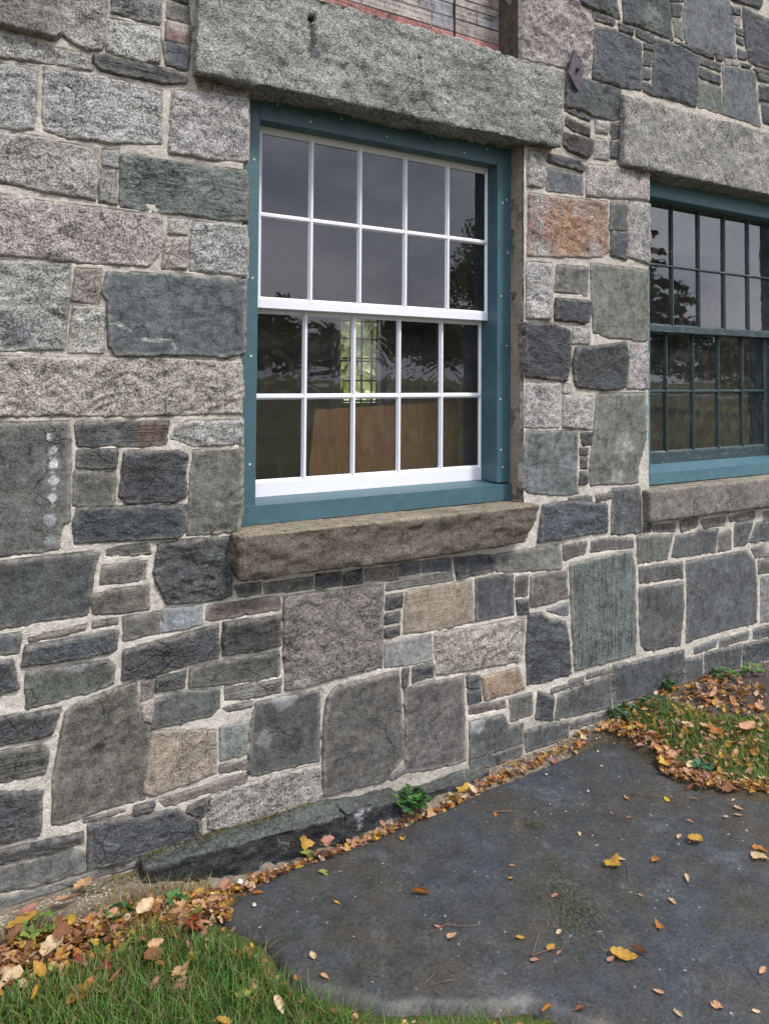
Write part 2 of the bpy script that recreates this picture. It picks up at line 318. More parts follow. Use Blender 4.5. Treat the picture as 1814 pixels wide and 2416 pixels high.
# ------------------------------------------------------------------ the stone building
house=tag(empty('stone_building',(2.,.2,0)),'rubble stone building of grey granite and dark slate blocks with pale mortar joints','building')
house.location=(0,0,0)
WIN1=(.918,2.17,-.517,1.0); WIN2=(2.945,4.345,-.51,1.0); UP=(.99,2.166,1.34,2.6)
X0,X1,ZT=-2.4,7.0,3.2
STONES=[
('g','77736f',[(0.014,1.18),(0.326,1.226),(0.331,1.021),(0.315,1.007),(0.171,1.01),(0.017,1.011)],{'lab': 'dark weathered granite lintel block jutting out at top left corner', 'pr': 0.035}),
('g','8d8782',[(0.332,1.228),(0.46,1.265),(0.465,1.14),(0.456,1.008),(0.407,0.997),(0.341,1.026),(0.332,1.087)],{}),
('g','7b7b7a',[(0.481,1.271),(0.63,1.289),(0.632,1.131),(0.551,1.128),(0.48,1.132),(0.482,1.174)],{}),
('g','a3a29d',[(0.474,1.111),(0.561,1.114),(0.628,1.113),(0.63,1.003),(0.548,0.998),(0.469,1.009)],{}),
('k','55585a',[(0.655,1.271),(0.718,1.278),(0.719,1.224),(0.681,1.224),(0.661,1.227)],{}),
('f','66665f',[(0.654,1.21),(0.721,1.215),(0.73,1.158),(0.687,1.163),(0.652,1.159)],{}),
('f','83665c',[(0.65,1.143),(0.727,1.15),(0.728,1.089),(0.651,1.086)],{'sp':[(0.687,1.145,0.035,'9a8b83')]}),
('f','535a61',[(0.639,1.081),(0.726,1.083),(0.727,1.035),(0.717,1.002),(0.704,1.0),(0.654,1.006),(0.646,1.047)],{}),
('l','55585a',[(0.431,0.987),(0.47,0.99),(0.587,0.989),(0.689,0.989),(0.717,0.975),(0.715,0.961),(0.65,0.943),(0.563,0.944),(0.498,0.94),(0.452,0.945),(0.434,0.96)],{'lab': 'thin dark slate sliver with ragged layers', 'pr': 0.02}),
('g','93918c',[(0.055,0.994),(0.171,0.994),(0.269,0.995),(0.314,0.98),(0.422,0.981),(0.426,0.937),(0.317,0.934),(0.173,0.922),(0.057,0.916)],{}),
('g','92918f',[(0.057,0.894),(0.173,0.9),(0.271,0.912),(0.27,0.832),(0.264,0.73),(0.217,0.717),(0.177,0.719),(0.061,0.716)],{}),
('g','9b9997',[(0.292,0.915),(0.426,0.925),(0.526,0.92),(0.636,0.915),(0.641,0.747),(0.567,0.737),(0.474,0.724),(0.355,0.716),(0.295,0.731),(0.291,0.822)],{}),
('g','9b9795',[(0.675,0.923),(0.751,0.938),(0.932,0.948),(0.932,0.737),(0.817,0.72),(0.666,0.721),(0.67,0.822)],{}),
('g','857468',[(0.75,0.976),(0.845,0.978),(0.94,0.982),(0.921,0.952),(0.856,0.947),(0.766,0.941)],{}),
('g','938f88',[(0.061,0.711),(0.177,0.701),(0.258,0.704),(0.448,0.693),(0.449,0.639),(0.444,0.539),(0.303,0.548),(0.18,0.558),(0.065,0.56)],{}),
('g','8a8b8c',[(0.459,0.695),(0.507,0.703),(0.51,0.65),(0.462,0.65)],{}),
('g','7d7d7b',[(0.458,0.635),(0.501,0.639),(0.507,0.535),(0.455,0.535)],{}),
('v','6c7672',[(0.521,0.688),(0.553,0.701),(0.616,0.691),(0.714,0.694),(0.927,0.697),(0.932,0.533),(0.835,0.524),(0.717,0.528),(0.618,0.524),(0.519,0.531),(0.516,0.577)],{'lab': 'grey green schist stone with cracked steps beside the white sash window', 'ro': 1.6, 'rot': 1.0}),
('g','9d928d',[(0.065,0.529),(0.181,0.518),(0.368,0.513),(0.643,0.512),(0.647,0.421),(0.64,0.391),(0.607,0.349),(0.392,0.343),(0.185,0.348),(0.069,0.365)],{'lab': 'long pinkish granite stone'}),
('g','9a9591',[(0.667,0.51),(0.73,0.51),(0.73,0.462),(0.668,0.46)],{}),
('g','9a8d86',[(0.663,0.45),(0.73,0.452),(0.729,0.349),(0.65,0.345),(0.654,0.402)],{}),
('g','999896',[(0.745,0.504),(0.927,0.514),(0.936,0.417),(0.929,0.344),(0.74,0.347),(0.741,0.43)],{}),
('g','8f8f8a',[(0.069,0.343),(0.185,0.329),(0.373,0.332),(0.373,0.228),(0.363,0.08),(0.271,0.075),(0.19,0.073),(0.075,0.072)],{'sp':[(0.205,0.16,0.027,'77767b'),(0.238,0.112,0.035,'77767b')]}),
('g','857973',[(0.391,0.321),(0.461,0.325),(0.459,0.219),(0.386,0.228)],{}),
('g','a09d93',[(0.388,0.208),(0.479,0.21),(0.473,0.073),(0.376,0.071)],{}),
('f','5c6668',[(0.486,0.317),(0.67,0.327),(0.929,0.325),(0.927,0.084),(0.868,0.067),(0.724,0.072),(0.602,0.069),(0.513,0.065),(0.492,0.093),(0.485,0.234),(0.469,0.255)],{'ve': [[[0.491, 0.161], [0.516, 0.16], [0.544, 0.147], [0.556, 0.137]], [[0.592, 0.117], [0.625, 0.115], [0.678, 0.117]], [[0.683, 0.108], [0.696, 0.088]]], 'lab': 'large dark grey green stone with a short white vein', 'ro': 1.5, 'pr': 0.014}),
('g','9f9689',[(0.076,0.055),(0.191,0.053),(0.398,0.053),(0.674,0.058),(0.914,0.05),(0.923,-0.05),(0.919,-0.117),(0.777,-0.12),(0.629,-0.124),(0.401,-0.118),(0.194,-0.116),(0.079,-0.116)],{'lab': 'long buff pink granite stone with ripples', 'ro': 1.3}),
('f','686864',[(0.08,-0.135),(0.195,-0.14),(0.376,-0.14),(0.385,-0.209),(0.388,-0.433),(0.364,-0.445),(0.359,-0.512),(0.203,-0.517),(0.088,-0.516)],{'sp': [(0.329, -0.18, 0.012, 'b8bcc0'), (0.339, -0.223, 0.014, 'a4a8ac'), (0.339, -0.261, 0.012, 'a9adb2'), (0.342, -0.309, 0.014, 'a2a6ab'), (0.338, -0.361, 0.012, 'a4a8ae'), (0.334, -0.423, 0.019, '989ca0'), (0.336, -0.486, 0.017, '8c8f92'), (0.337, -0.243, 0.006, '9a9da0'), (0.338, -0.286, 0.006, 'a5a9ad'), (0.341, -0.334, 0.005, '9a9da0'), (0.339, -0.383, 0.006, 'a5a9ad')], 'lab': 'large brown grey slab of slate with white drips down its face'}),
('l','5a5a5a',[(0.399,-0.143),(0.49,-0.14),(0.678,-0.147),(0.672,-0.213),(0.583,-0.217),(0.407,-0.21)],{'sp': [(0.63, -0.185, 0.058, '6b5445'), (0.491, -0.194, 0.043, '6b6e71')], 'lab': 'dark streaked stone with a rusty brown end'}),
('g','9a9995',[(0.735,-0.149),(0.927,-0.148),(0.923,-0.223),(0.764,-0.224),(0.686,-0.196),(0.703,-0.163)],{}),
('k','525658',[(0.405,-0.228),(0.523,-0.226),(0.515,-0.282),(0.406,-0.276)],{}),
('f','64655b',[(0.4,-0.29),(0.513,-0.296),(0.518,-0.332),(0.513,-0.397),(0.397,-0.388)],{}),
('k','4f5256',[(0.544,-0.237),(0.704,-0.239),(0.744,-0.258),(0.734,-0.297),(0.738,-0.386),(0.706,-0.398),(0.554,-0.393),(0.53,-0.37),(0.538,-0.286)],{}),
('f','696b5f',[(0.761,-0.244),(0.926,-0.246),(0.929,-0.441),(0.916,-0.516),(0.743,-0.509),(0.752,-0.323)],{'ro':1.6}),
('k','50575f',[(0.406,-0.398),(0.495,-0.4),(0.741,-0.415),(0.74,-0.489),(0.713,-0.514),(0.496,-0.503),(0.404,-0.503),(0.399,-0.443)],{}),
('f','505454',[(0.088,-0.531),(0.203,-0.536),(0.375,-0.532),(0.472,-0.538),(0.454,-0.619),(0.443,-0.718),(0.328,-0.718),(0.207,-0.719),(0.093,-0.723)],{'lab': 'broad dark slate stone at the left edge'}),
('l','5d5e58',[(0.497,-0.529),(0.617,-0.523),(0.629,-0.558),(0.497,-0.548)],{}),
('f','6f6a64',[(0.484,-0.583),(0.589,-0.575),(0.615,-0.58),(0.611,-0.63),(0.567,-0.638),(0.481,-0.631)],{}),
('f','6b665b',[(0.45,-0.664),(0.544,-0.654),(0.621,-0.655),(0.625,-0.729),(0.527,-0.726),(0.46,-0.716)],{}),
('k','5a5e60',[(0.652,-0.529),(0.783,-0.528),(0.882,-0.533),(0.893,-0.721),(0.858,-0.731),(0.682,-0.723),(0.657,-0.669),(0.64,-0.619)],{'ro':1.5,'pr':0.014}),
('f','60656a',[(0.911,-0.698),(0.996,-0.697),(0.999,-0.733),(0.922,-0.733)],{}),
('f','66645d',[(0.55,-0.744),(0.661,-0.746),(0.659,-0.808),(0.552,-0.814)],{}),
('f','7e868c',[(0.673,-0.739),(0.797,-0.742),(0.795,-0.804),(0.669,-0.808)],{'lab': 'small pale blue grey stone'}),
('f','685b54',[(0.815,-0.752),(0.977,-0.751),(1.069,-0.756),(1.07,-0.793),(0.839,-0.796),(0.81,-0.789),(0.812,-0.769)],{}),
('l','6c675f',[(0.459,-0.748),(0.532,-0.746),(0.532,-0.757),(0.461,-0.76)],{}),
('l','746c62',[(0.284,-0.764),(0.439,-0.752),(0.437,-0.763),(0.288,-0.774)],{}),
('f','5b6063',[(0.093,-0.753),(0.207,-0.743),(0.259,-0.745),(0.261,-0.765),(0.256,-0.797),(0.208,-0.795),(0.094,-0.799)],{}),
('k','565c60',[(0.276,-0.785),(0.392,-0.782),(0.533,-0.781),(0.529,-0.838),(0.415,-0.843),(0.267,-0.84)],{}),
('k','54575a',[(0.552,-0.847),(0.849,-0.815),(0.853,-0.915),(0.739,-0.924),(0.642,-0.939),(0.549,-0.935)],{}),
('k','50504f',[(0.87,-0.811),(1.07,-0.819),(1.071,-0.918),(0.979,-0.922),(0.869,-0.913)],{}),
('k','50565b',[(0.095,-0.816),(0.209,-0.816),(0.241,-0.822),(0.258,-0.899),(0.211,-0.905),(0.097,-0.905)],{}),
('f','62685f',[(0.277,-0.862),(0.503,-0.866),(0.521,-0.888),(0.52,-0.938),(0.46,-0.949),(0.383,-0.956),(0.283,-0.961)],{'sp':[(0.415,-0.859,0.031,'84878a')]}),
('f','5c5f56',[(0.759,-0.942),(0.867,-0.937),(0.979,-0.94),(1.069,-0.943),(1.07,-1.019),(0.981,-1.019),(0.842,-1.007),(0.76,-0.998)],{'ro':1.5}),
('k','4f5456',[(0.652,-0.953),(0.745,-0.944),(0.74,-0.992),(0.653,-0.991)],{}),
('f','7d6f64',[(0.607,-0.953),(0.652,-0.95),(0.643,-0.986),(0.634,-1.004),(0.611,-1.01)],{}),
('g','a08f84',[(0.608,-1.019),(0.644,-1.01),(0.638,-1.082),(0.619,-1.073)],{}),
('f','5a5e5c',[(0.644,-1.02),(0.701,-1.008),(0.857,-1.023),(0.856,-1.079),(0.833,-1.104),(0.693,-1.102),(0.64,-1.102)],{}),
('l','77756f',[(0.878,-1.024),(1.075,-1.038),(1.073,-1.077),(0.981,-1.073),(0.879,-1.062)],{}),
('l','6e6e6a',[(0.877,-1.089),(0.973,-1.092),(0.973,-1.104),(0.89,-1.104)],{}),
('f','686558',[(0.417,-0.979),(0.55,-0.953),(0.586,-0.947),(0.596,-1.0),(0.616,-1.075),(0.638,-1.094),(0.635,-1.207),(0.623,-1.312),(0.511,-1.309),(0.39,-1.319),(0.356,-1.309),(0.358,-1.182),(0.38,-1.049),(0.388,-1.002)],{'sp': [(0.421, -1.171, 0.09, '706a5f'), (0.485, -1.119, 0.018, '4c4a45')], 'lab': 'tall mottled brown grey stone with cracks in its middle', 'ro': 1.6}),
('k','4d5154',[(0.098,-0.976),(0.212,-0.976),(0.371,-0.985),(0.351,-1.047),(0.314,-1.051),(0.214,-1.052),(0.1,-1.047)],{}),
('l','626258',[(0.1,-1.052),(0.214,-1.071),(0.327,-1.081),(0.344,-1.107),(0.332,-1.162),(0.216,-1.153),(0.102,-1.144)],{}),
('t','93836d',[(0.645,-1.115),(0.844,-1.156),(0.848,-1.29),(0.641,-1.31),(0.622,-1.293),(0.633,-1.207)],{'lab': 'tan sandstone block low in the wall'}),
('f','7a827c',[(0.864,-1.151),(0.955,-1.153),(0.964,-1.254),(0.866,-1.255)],{'lab': 'small smooth grey green stone'}),
('f','66615c',[(0.861,-1.276),(0.97,-1.281),(0.973,-1.307),(0.867,-1.295)],{}),
('f','756c62',[(0.67,-1.332),(0.872,-1.324),(0.962,-1.322),(0.957,-1.346),(0.878,-1.35),(0.687,-1.353)],{}),
('k','565a5c',[(0.59,-1.329),(0.654,-1.332),(0.647,-1.356),(0.591,-1.352)],{}),
('k','54575a',[(0.103,-1.178),(0.217,-1.186),(0.325,-1.211),(0.323,-1.33),(0.219,-1.327),(0.106,-1.324)],{}),
('l','706a60',[(0.443,-1.33),(0.511,-1.327),(0.563,-1.332),(0.45,-1.337)],{}),
('k','555a5f',[(0.459,-1.344),(0.57,-1.353),(0.722,-1.377),(0.802,-1.434),(0.798,-1.481),(0.651,-1.48),(0.541,-1.482),(0.461,-1.466)],{'pr':0.015}),
('k','54575a',[(0.761,-1.376),(0.829,-1.366),(0.812,-1.422),(0.756,-1.389)],{}),
('k','4e5255',[(0.106,-1.341),(0.22,-1.347),(0.442,-1.363),(0.442,-1.388),(0.341,-1.388),(0.221,-1.377),(0.107,-1.366)],{}),
('f','686c67',[(0.107,-1.395),(0.221,-1.394),(0.408,-1.402),(0.449,-1.431),(0.457,-1.478),(0.342,-1.472),(0.222,-1.466),(0.109,-1.461)],{'ro':1.4}),
('f','636764',[(0.109,-1.474),(0.223,-1.481),(0.343,-1.489),(0.461,-1.488),(0.514,-1.483),(0.6,-1.496),(0.605,-1.516),(0.514,-1.506),(0.406,-1.506),(0.223,-1.509),(0.11,-1.507)],{}),
('g','8e8a80',[(0.834,-1.367),(0.985,-1.356),(1.231,-1.359),(1.238,-1.465),(1.226,-1.483),(0.987,-1.485),(0.848,-1.472),(0.828,-1.461),(0.825,-1.421)],{}),
('f','6c6861',[(1.012,-0.702),(1.197,-0.702),(1.197,-0.742),(1.015,-0.733)],{}),
('k','5a6065',[(1.206,-0.698),(1.307,-0.7),(1.304,-0.743),(1.209,-0.744)],{}),
('k','5b6165',[(1.319,-0.707),(1.392,-0.699),(1.396,-0.75),(1.316,-0.745)],{}),
('g','857a6c',[(1.408,-0.704),(1.551,-0.707),(1.548,-0.758),(1.409,-0.743)],{}),
('f','5b6063',[(1.555,-0.705),(1.648,-0.702),(1.645,-0.739),(1.555,-0.745)],{}),
('f','5f666b',[(1.662,-0.7),(1.797,-0.707),(1.797,-0.752),(1.659,-0.741)],{}),
('k','5d6266',[(1.808,-0.705),(2.009,-0.716),(2.009,-0.778),(1.824,-0.791)],{}),
('f','767870',[(2.021,-0.717),(2.365,-0.717),(2.383,-0.778),(2.383,-0.817),(2.091,-0.796),(2.021,-0.783)],{}),
('f','747669',[(1.498,-0.774),(1.801,-0.761),(1.805,-0.792),(1.498,-0.791)],{}),
('g','827971',[(1.083,-0.756),(1.224,-0.759),(1.342,-0.765),(1.478,-0.769),(1.482,-0.939),(1.48,-1.07),(1.332,-1.067),(1.21,-1.075),(1.096,-1.073),(1.085,-0.926)],{'lab': 'large pinkish brown stone with two drill grooves under the sill'}),
('k','4e524f',[(1.498,-0.811),(1.569,-0.813),(1.566,-0.861),(1.495,-0.859)],{}),
('k','54585a',[(1.492,-0.881),(1.556,-0.879),(1.553,-0.913),(1.492,-0.915)],{}),
('k','54595c',[(1.492,-0.932),(1.556,-0.931),(1.557,-0.965),(1.493,-0.966)],{}),
('h','95846c',[(1.586,-0.809),(1.892,-0.809),(1.908,-0.972),(1.736,-0.971),(1.574,-0.962)],{'lab': 'tan stone with fine level bedding lines'}),
('f','55595d',[(1.915,-0.803),(2.108,-0.806),(2.112,-0.973),(1.92,-0.968)],{}),
('f','858684',[(1.493,-0.985),(1.696,-0.988),(1.704,-1.083),(1.581,-1.08),(1.493,-1.072)],{'lab': 'smooth pale bluish stone'}),
('g','9a9282',[(1.718,-0.989),(2.091,-0.998),(2.175,-1.001),(2.17,-1.083),(2.146,-1.173),(1.886,-1.155),(1.81,-1.156),(1.722,-1.142)],{'lab': 'pale buff granite block', 'ro': 1.3}),
('k','50565a',[(1.571,-1.096),(1.599,-1.098),(1.596,-1.157),(1.572,-1.161)],{}),
('k','4f555b',[(1.616,-1.098),(1.708,-1.095),(1.712,-1.143),(1.616,-1.153)],{}),
('f','555856',[(0.987,-1.097),(1.225,-1.102),(1.225,-1.344),(0.985,-1.335),(0.963,-1.315),(0.971,-1.16)],{'sp':[(1.016,-1.221,0.03,'75787a'),(1.093,-1.091,0.047,'808486')]}),
('f','63605b',[(1.256,-1.133),(1.283,-1.103),(1.547,-1.1),(1.562,-1.236),(1.577,-1.409),(1.53,-1.443),(1.49,-1.483),(1.336,-1.475),(1.244,-1.469),(1.24,-1.359),(1.241,-1.22)],{'lab': 'large grey brown stone with two chamfered lower corners', 'pr': 0.014}),
('f','6b6763',[(1.579,-1.168),(1.708,-1.168),(1.855,-1.182),(1.864,-1.36),(1.868,-1.511),(1.739,-1.501),(1.588,-1.479)],{'ro':1.6}),
('f','565b61',[(1.51,-1.483),(1.598,-1.454),(1.588,-1.479),(1.53,-1.493)],{}),
('k','596068',[(1.874,-1.18),(1.94,-1.19),(1.94,-1.235),(1.878,-1.229)],{}),
('k','596068',[(1.878,-1.241),(1.94,-1.244),(1.944,-1.29),(1.879,-1.289)],{}),
('t','93795c',[(1.951,-1.198),(2.141,-1.2),(2.171,-1.285),(2.092,-1.294),(1.964,-1.288)],{'lab': 'small orange brown stone'}),
('f','6c625b',[(1.886,-1.305),(2.067,-1.316),(2.075,-1.343),(1.886,-1.332)],{}),
('f','5a5d5d',[(1.887,-1.362),(2.059,-1.373),(2.092,-1.427),(2.163,-1.432),(2.167,-1.507),(1.887,-1.509)],{'sp':[(1.925,-1.38,0.036,'8a8c8c')]}),
('f','666660',[(2.096,-1.313),(2.217,-1.316),(2.213,-1.401),(2.101,-1.404)],{}),
('f','55544c',[(2.124,-0.824),(2.195,-0.826),(2.187,-0.905),(2.124,-0.902)],{}),
('k','555c5f',[(2.128,-0.922),(2.196,-0.925),(2.196,-0.979),(2.137,-0.977)],{}),
('f','6f6a63',[(2.208,-0.831),(2.33,-0.827),(2.41,-0.831),(2.419,-0.947),(2.312,-0.958),(2.208,-0.956)],{'ro':1.8}),
('f','636870',[(2.299,-0.985),(2.424,-0.974),(2.419,-1.023),(2.365,-1.011)],{}),
('k','565b60',[(2.196,-0.986),(2.26,-0.989),(2.312,-1.029),(2.406,-1.05),(2.424,-1.159),(2.433,-1.278),(2.273,-1.283),(2.188,-1.272),(2.183,-1.117)],{}),
('f','5f5e58',[(2.392,-0.72),(2.531,-0.721),(2.526,-0.768),(2.397,-0.783)],{}),
('f','62605c',[(2.564,-0.721),(2.686,-0.72),(2.827,-0.738),(2.837,-0.774),(2.685,-0.768),(2.559,-0.768)],{}),
('w','66706c',[(2.433,-0.807),(2.627,-0.796),(2.816,-0.793),(2.842,-0.88),(2.846,-1.092),(2.845,-1.263),(2.664,-1.268),(2.465,-1.265),(2.447,-1.097),(2.438,-0.93)],{'lab': 'tall grey green stone with upright pale streaks', 'pr': 0.012}),
('w','6a6e66',[(2.863,-0.731),(3.112,-0.745),(3.072,-0.854),(2.868,-0.855)],{}),
('f','5e6264',[(3.134,-0.755),(3.278,-0.758),(3.301,-0.741),(3.458,-0.753),(3.432,-0.865),(3.105,-0.854)],{}),
('f','75706a',[(3.47,-0.777),(3.557,-0.766),(3.562,-0.864),(3.456,-0.868)],{}),
('f','5c6164',[(3.596,-0.738),(3.752,-0.737),(3.698,-0.847),(3.588,-0.851)],{}),
('f','5c6164',[(3.779,-0.751),(4.187,-0.751),(4.156,-0.857),(3.718,-0.845)],{}),
('f','5b5d5a',[(2.873,-0.877),(3.184,-0.886),(3.183,-0.959),(2.878,-0.945)],{}),
('f','5a5c5c',[(2.878,-0.97),(3.183,-0.985),(3.188,-1.1),(3.158,-1.279),(2.918,-1.262),(2.887,-1.239),(2.872,-1.082)],{}),
('f','5e6366',[(3.207,-0.888),(3.684,-0.885),(3.763,-0.946),(3.781,-1.076),(3.771,-1.27),(3.501,-1.266),(3.209,-1.273),(3.217,-1.075)],{'lab': 'broad blue grey slate at the right with faint streaks'}),
('f','6a6e70',[(3.737,-0.881),(3.838,-0.874),(3.837,-0.93),(3.769,-0.931)],{}),
('f','66655f',[(3.796,-0.954),(4.184,-0.953),(4.182,-1.045),(3.795,-1.018)],{}),
('f','807e7a',[(3.815,-1.04),(4.182,-1.054),(4.178,-1.28),(3.811,-1.276)],{}),
('f','5e6266',[(3.267,-1.316),(3.452,-1.299),(3.433,-1.334),(3.272,-1.343)],{}),
('f','62665f',[(3.464,-1.309),(3.705,-1.307),(3.704,-1.342),(3.463,-1.343)],{}),
('f','5e6266',[(3.744,-1.301),(4.177,-1.305),(4.176,-1.38),(3.744,-1.349)],{}),
('f','52575b',[(2.698,-1.295),(2.928,-1.303),(3.192,-1.311),(3.196,-1.44),(3.179,-1.473),(3.002,-1.481),(2.703,-1.463)],{'ro':1.3}),
('f','585b5d',[(3.203,-1.357),(3.331,-1.365),(3.33,-1.466),(3.196,-1.473)],{}),
('f','575b5d',[(3.349,-1.353),(3.652,-1.361),(3.631,-1.47),(3.353,-1.47)],{}),
('k','50565b',[(3.665,-1.367),(4.176,-1.372),(4.173,-1.53),(3.65,-1.497)],{}),
('f','575b5c',[(2.365,-1.359),(2.511,-1.34),(2.688,-1.328),(2.688,-1.471),(2.53,-1.463),(2.347,-1.456)],{}),
('k','50555a',[(2.251,-1.32),(2.334,-1.353),(2.33,-1.452),(2.234,-1.424)],{}),
('f','5a5f60',[(2.428,-1.31),(2.52,-1.309),(2.511,-1.333),(2.433,-1.337)],{}),
('f','5f6362',[(2.535,-1.298),(2.693,-1.301),(2.693,-1.318),(2.535,-1.318)],{}),
('l','6a6a66',[(2.321,-1.321),(2.424,-1.322),(2.419,-1.335),(2.325,-1.338)],{}),
('f','5b5f61',[(2.175,-1.468),(2.303,-1.465),(2.424,-1.479),(2.423,-1.545),(2.184,-1.551)],{}),
('f','5c5e5e',[(2.437,-1.489),(2.703,-1.494),(2.783,-1.491),(3.145,-1.495),(3.1,-1.522),(2.722,-1.519),(2.437,-1.515)],{}),
('f','5c5e60',[(3.19,-1.49),(3.625,-1.484),(3.599,-1.522),(3.259,-1.526)],{}),
('f','5d5f60',[(1.888,-1.509),(2.044,-1.517),(2.167,-1.516),(2.159,-1.558),(2.012,-1.564),(1.896,-1.547)],{}),
('g','a09d9a',[(2.181,0.494),(2.321,0.503),(2.33,0.41),(2.316,0.259),(2.181,0.256)],{}),
('f','6c6c66',[(2.357,0.496),(2.548,0.501),(2.538,0.379),(2.343,0.381)],{'ro':2}),
('k','4c5057',[(2.348,0.351),(2.557,0.35),(2.547,0.287),(2.533,0.252),(2.343,0.257)],{'pr':0.016}),
('f','75786d',[(2.562,0.523),(2.945,0.518),(2.948,0.197),(2.926,0.185),(2.669,0.191),(2.581,0.213),(2.567,0.357)],{'lab': 'big smooth olive grey stone beside the green window'}),
('k','4d5056',[(2.164,0.236),(2.321,0.24),(2.43,0.214),(2.43,0.079),(2.411,-0.009),(2.294,0.004),(2.177,0.01)],{'pr':0.018}),
('g','979492',[(2.453,0.235),(2.552,0.246),(2.552,0.163),(2.448,0.157)],{}),
('k','4d5255',[(2.467,0.137),(2.629,0.152),(2.79,0.174),(2.8,0.085),(2.784,-0.036),(2.668,-0.049),(2.467,-0.032),(2.448,0.079)],{'pr':0.016}),
('g','a19b96',[(2.821,0.171),(2.942,0.168),(2.947,-0.043),(2.794,-0.043)],{}),
('g','a19d9a',[(2.182,-0.019),(2.366,-0.019),(2.37,-0.208),(2.173,-0.203)],{}),
('g','979490',[(2.393,-0.019),(2.425,-0.025),(2.434,-0.062),(2.388,-0.059)],{}),
('g','9d9995',[(2.393,-0.072),(2.571,-0.08),(2.57,-0.224),(2.388,-0.209)],{}),
('f','73766d',[(2.6,-0.067),(2.914,-0.065),(2.935,-0.13),(2.918,-0.31),(2.87,-0.408),(2.87,-0.479),(2.56,-0.472),(2.551,-0.397),(2.58,-0.228)],{'sp':[(2.768,-0.304,0.063,'868a82'),(2.727,-0.442,0.041,'858a80')]}),
('f','6b7474',[(2.182,-0.222),(2.476,-0.231),(2.475,-0.5),(2.411,-0.506),(2.191,-0.477),(2.165,-0.459)],{'ro':1.5}),
('k','4c5056',[(2.499,-0.239),(2.575,-0.238),(2.56,-0.289),(2.513,-0.293)],{}),
('k','4c5056',[(2.49,-0.303),(2.541,-0.308),(2.537,-0.335),(2.494,-0.333)],{}),
('k','4c5056',[(2.499,-0.35),(2.541,-0.349),(2.536,-0.396),(2.499,-0.394)],{}),
('k','4f5459',[(2.492,-0.411),(2.541,-0.414),(2.532,-0.464),(2.489,-0.461)],{}),
('l','6a6862',[(2.424,-0.517),(2.569,-0.524),(2.569,-0.555),(2.438,-0.544)],{}),
('l','68665f',[(2.589,-0.522),(2.691,-0.516),(2.691,-0.54),(2.598,-0.547)],{}),
('f','5f6265',[(2.696,-0.502),(2.88,-0.497),(2.89,-0.715),(2.691,-0.703)],{}),
('k','5b626b',[(2.273,-0.538),(2.438,-0.535),(2.657,-0.562),(2.661,-0.687),(2.438,-0.685),(2.247,-0.688),(2.26,-0.615)],{'lab': 'rugged blue grey stone at the right end of the brown sill', 'pr': 0.016}),
('k','50555a',[(2.9,-0.681),(2.953,-0.679),(2.948,-0.714),(2.9,-0.71)],{}),
('f','65655e',[(2.964,-0.687),(3.129,-0.692),(3.129,-0.732),(2.975,-0.717)],{}),
('g','77706a',[(3.163,-0.687),(3.302,-0.677),(3.29,-0.725),(3.174,-0.737)],{}),
('g','756f68',[(3.325,-0.698),(3.52,-0.693),(3.508,-0.734),(3.349,-0.738)],{}),
('g','767069',[(3.546,-0.699),(3.766,-0.686),(3.766,-0.726),(3.558,-0.723)],{}),
('g','988d8a',[(2.166,1.757),(2.441,1.766),(2.517,1.667),(2.575,1.626),(2.579,1.591),(2.564,1.404),(2.516,1.352),(2.403,1.38),(2.214,1.368),(2.162,1.373)],{'lab': 'tall pinkish grey corner stone above the lintel end', 'ro': 1.5}),
('k','555a5e',[(2.58,1.68),(2.719,1.673),(2.714,1.646),(2.58,1.641)],{}),
('k','585e64',[(2.441,1.766),(2.715,1.806),(2.755,1.686),(2.634,1.691),(2.469,1.69)],{}),
('k','4c5157',[(2.745,1.668),(2.844,1.664),(2.844,1.631),(2.755,1.631)],{}),
('k','565c60',[(2.767,1.893),(3.081,1.905),(3.114,1.799),(3.13,1.673),(3.001,1.68),(2.86,1.683),(2.781,1.678)],{'sp':[(2.968,1.747,0.068,'727c78')]}),
('k','4d5258',[(2.865,1.662),(2.99,1.662),(2.978,1.622),(2.87,1.633)],{}),
('k','5c6269',[(2.589,1.615),(2.735,1.626),(2.902,1.604),(2.901,1.381),(2.754,1.362),(2.574,1.368)],{}),
('k','5e6368',[(2.924,1.613),(2.978,1.614),(2.973,1.587),(2.924,1.585)],{}),
('k','585d60',[(2.924,1.564),(2.973,1.579),(2.967,1.507),(2.918,1.503)],{}),
('k','565b62',[(2.912,1.487),(2.967,1.492),(2.966,1.443),(2.912,1.435)],{}),
('k','565b62',[(2.917,1.418),(2.972,1.418),(2.971,1.373),(2.917,1.377)],{}),
('k','596067',[(2.99,1.651),(3.17,1.659),(3.306,1.64),(3.324,1.617),(3.316,1.474),(3.297,1.376),(2.977,1.374)],{}),
('k','52585c',[(3.109,1.859),(3.207,1.87),(3.189,1.807),(3.125,1.795)],{}),
('f','6e746c',[(3.131,1.781),(3.206,1.788),(3.206,1.695),(3.148,1.7)],{}),
('k','555b5f',[(3.103,1.912),(3.219,1.912),(3.207,1.889),(3.109,1.871)],{}),
('f','696e75',[(3.231,1.954),(3.578,2.0),(3.616,1.928),(3.633,1.698),(3.447,1.676),(3.229,1.689),(3.206,1.784)],{'ro':1.4}),
('k','4e5356',[(3.142,1.672),(3.349,1.685),(3.447,1.672),(3.447,1.652),(3.312,1.653)],{}),
('k','4e5356',[(3.466,1.677),(3.535,1.684),(3.522,1.659),(3.472,1.654)],{}),
('k','565c5e',[(3.324,1.636),(3.503,1.637),(3.503,1.6),(3.33,1.602)],{}),
('k','50555b',[(3.329,1.583),(3.496,1.575),(3.496,1.531),(3.341,1.534)],{}),
('f','6b7169',[(3.335,1.513),(3.508,1.517),(3.526,1.38),(3.321,1.381)],{}),
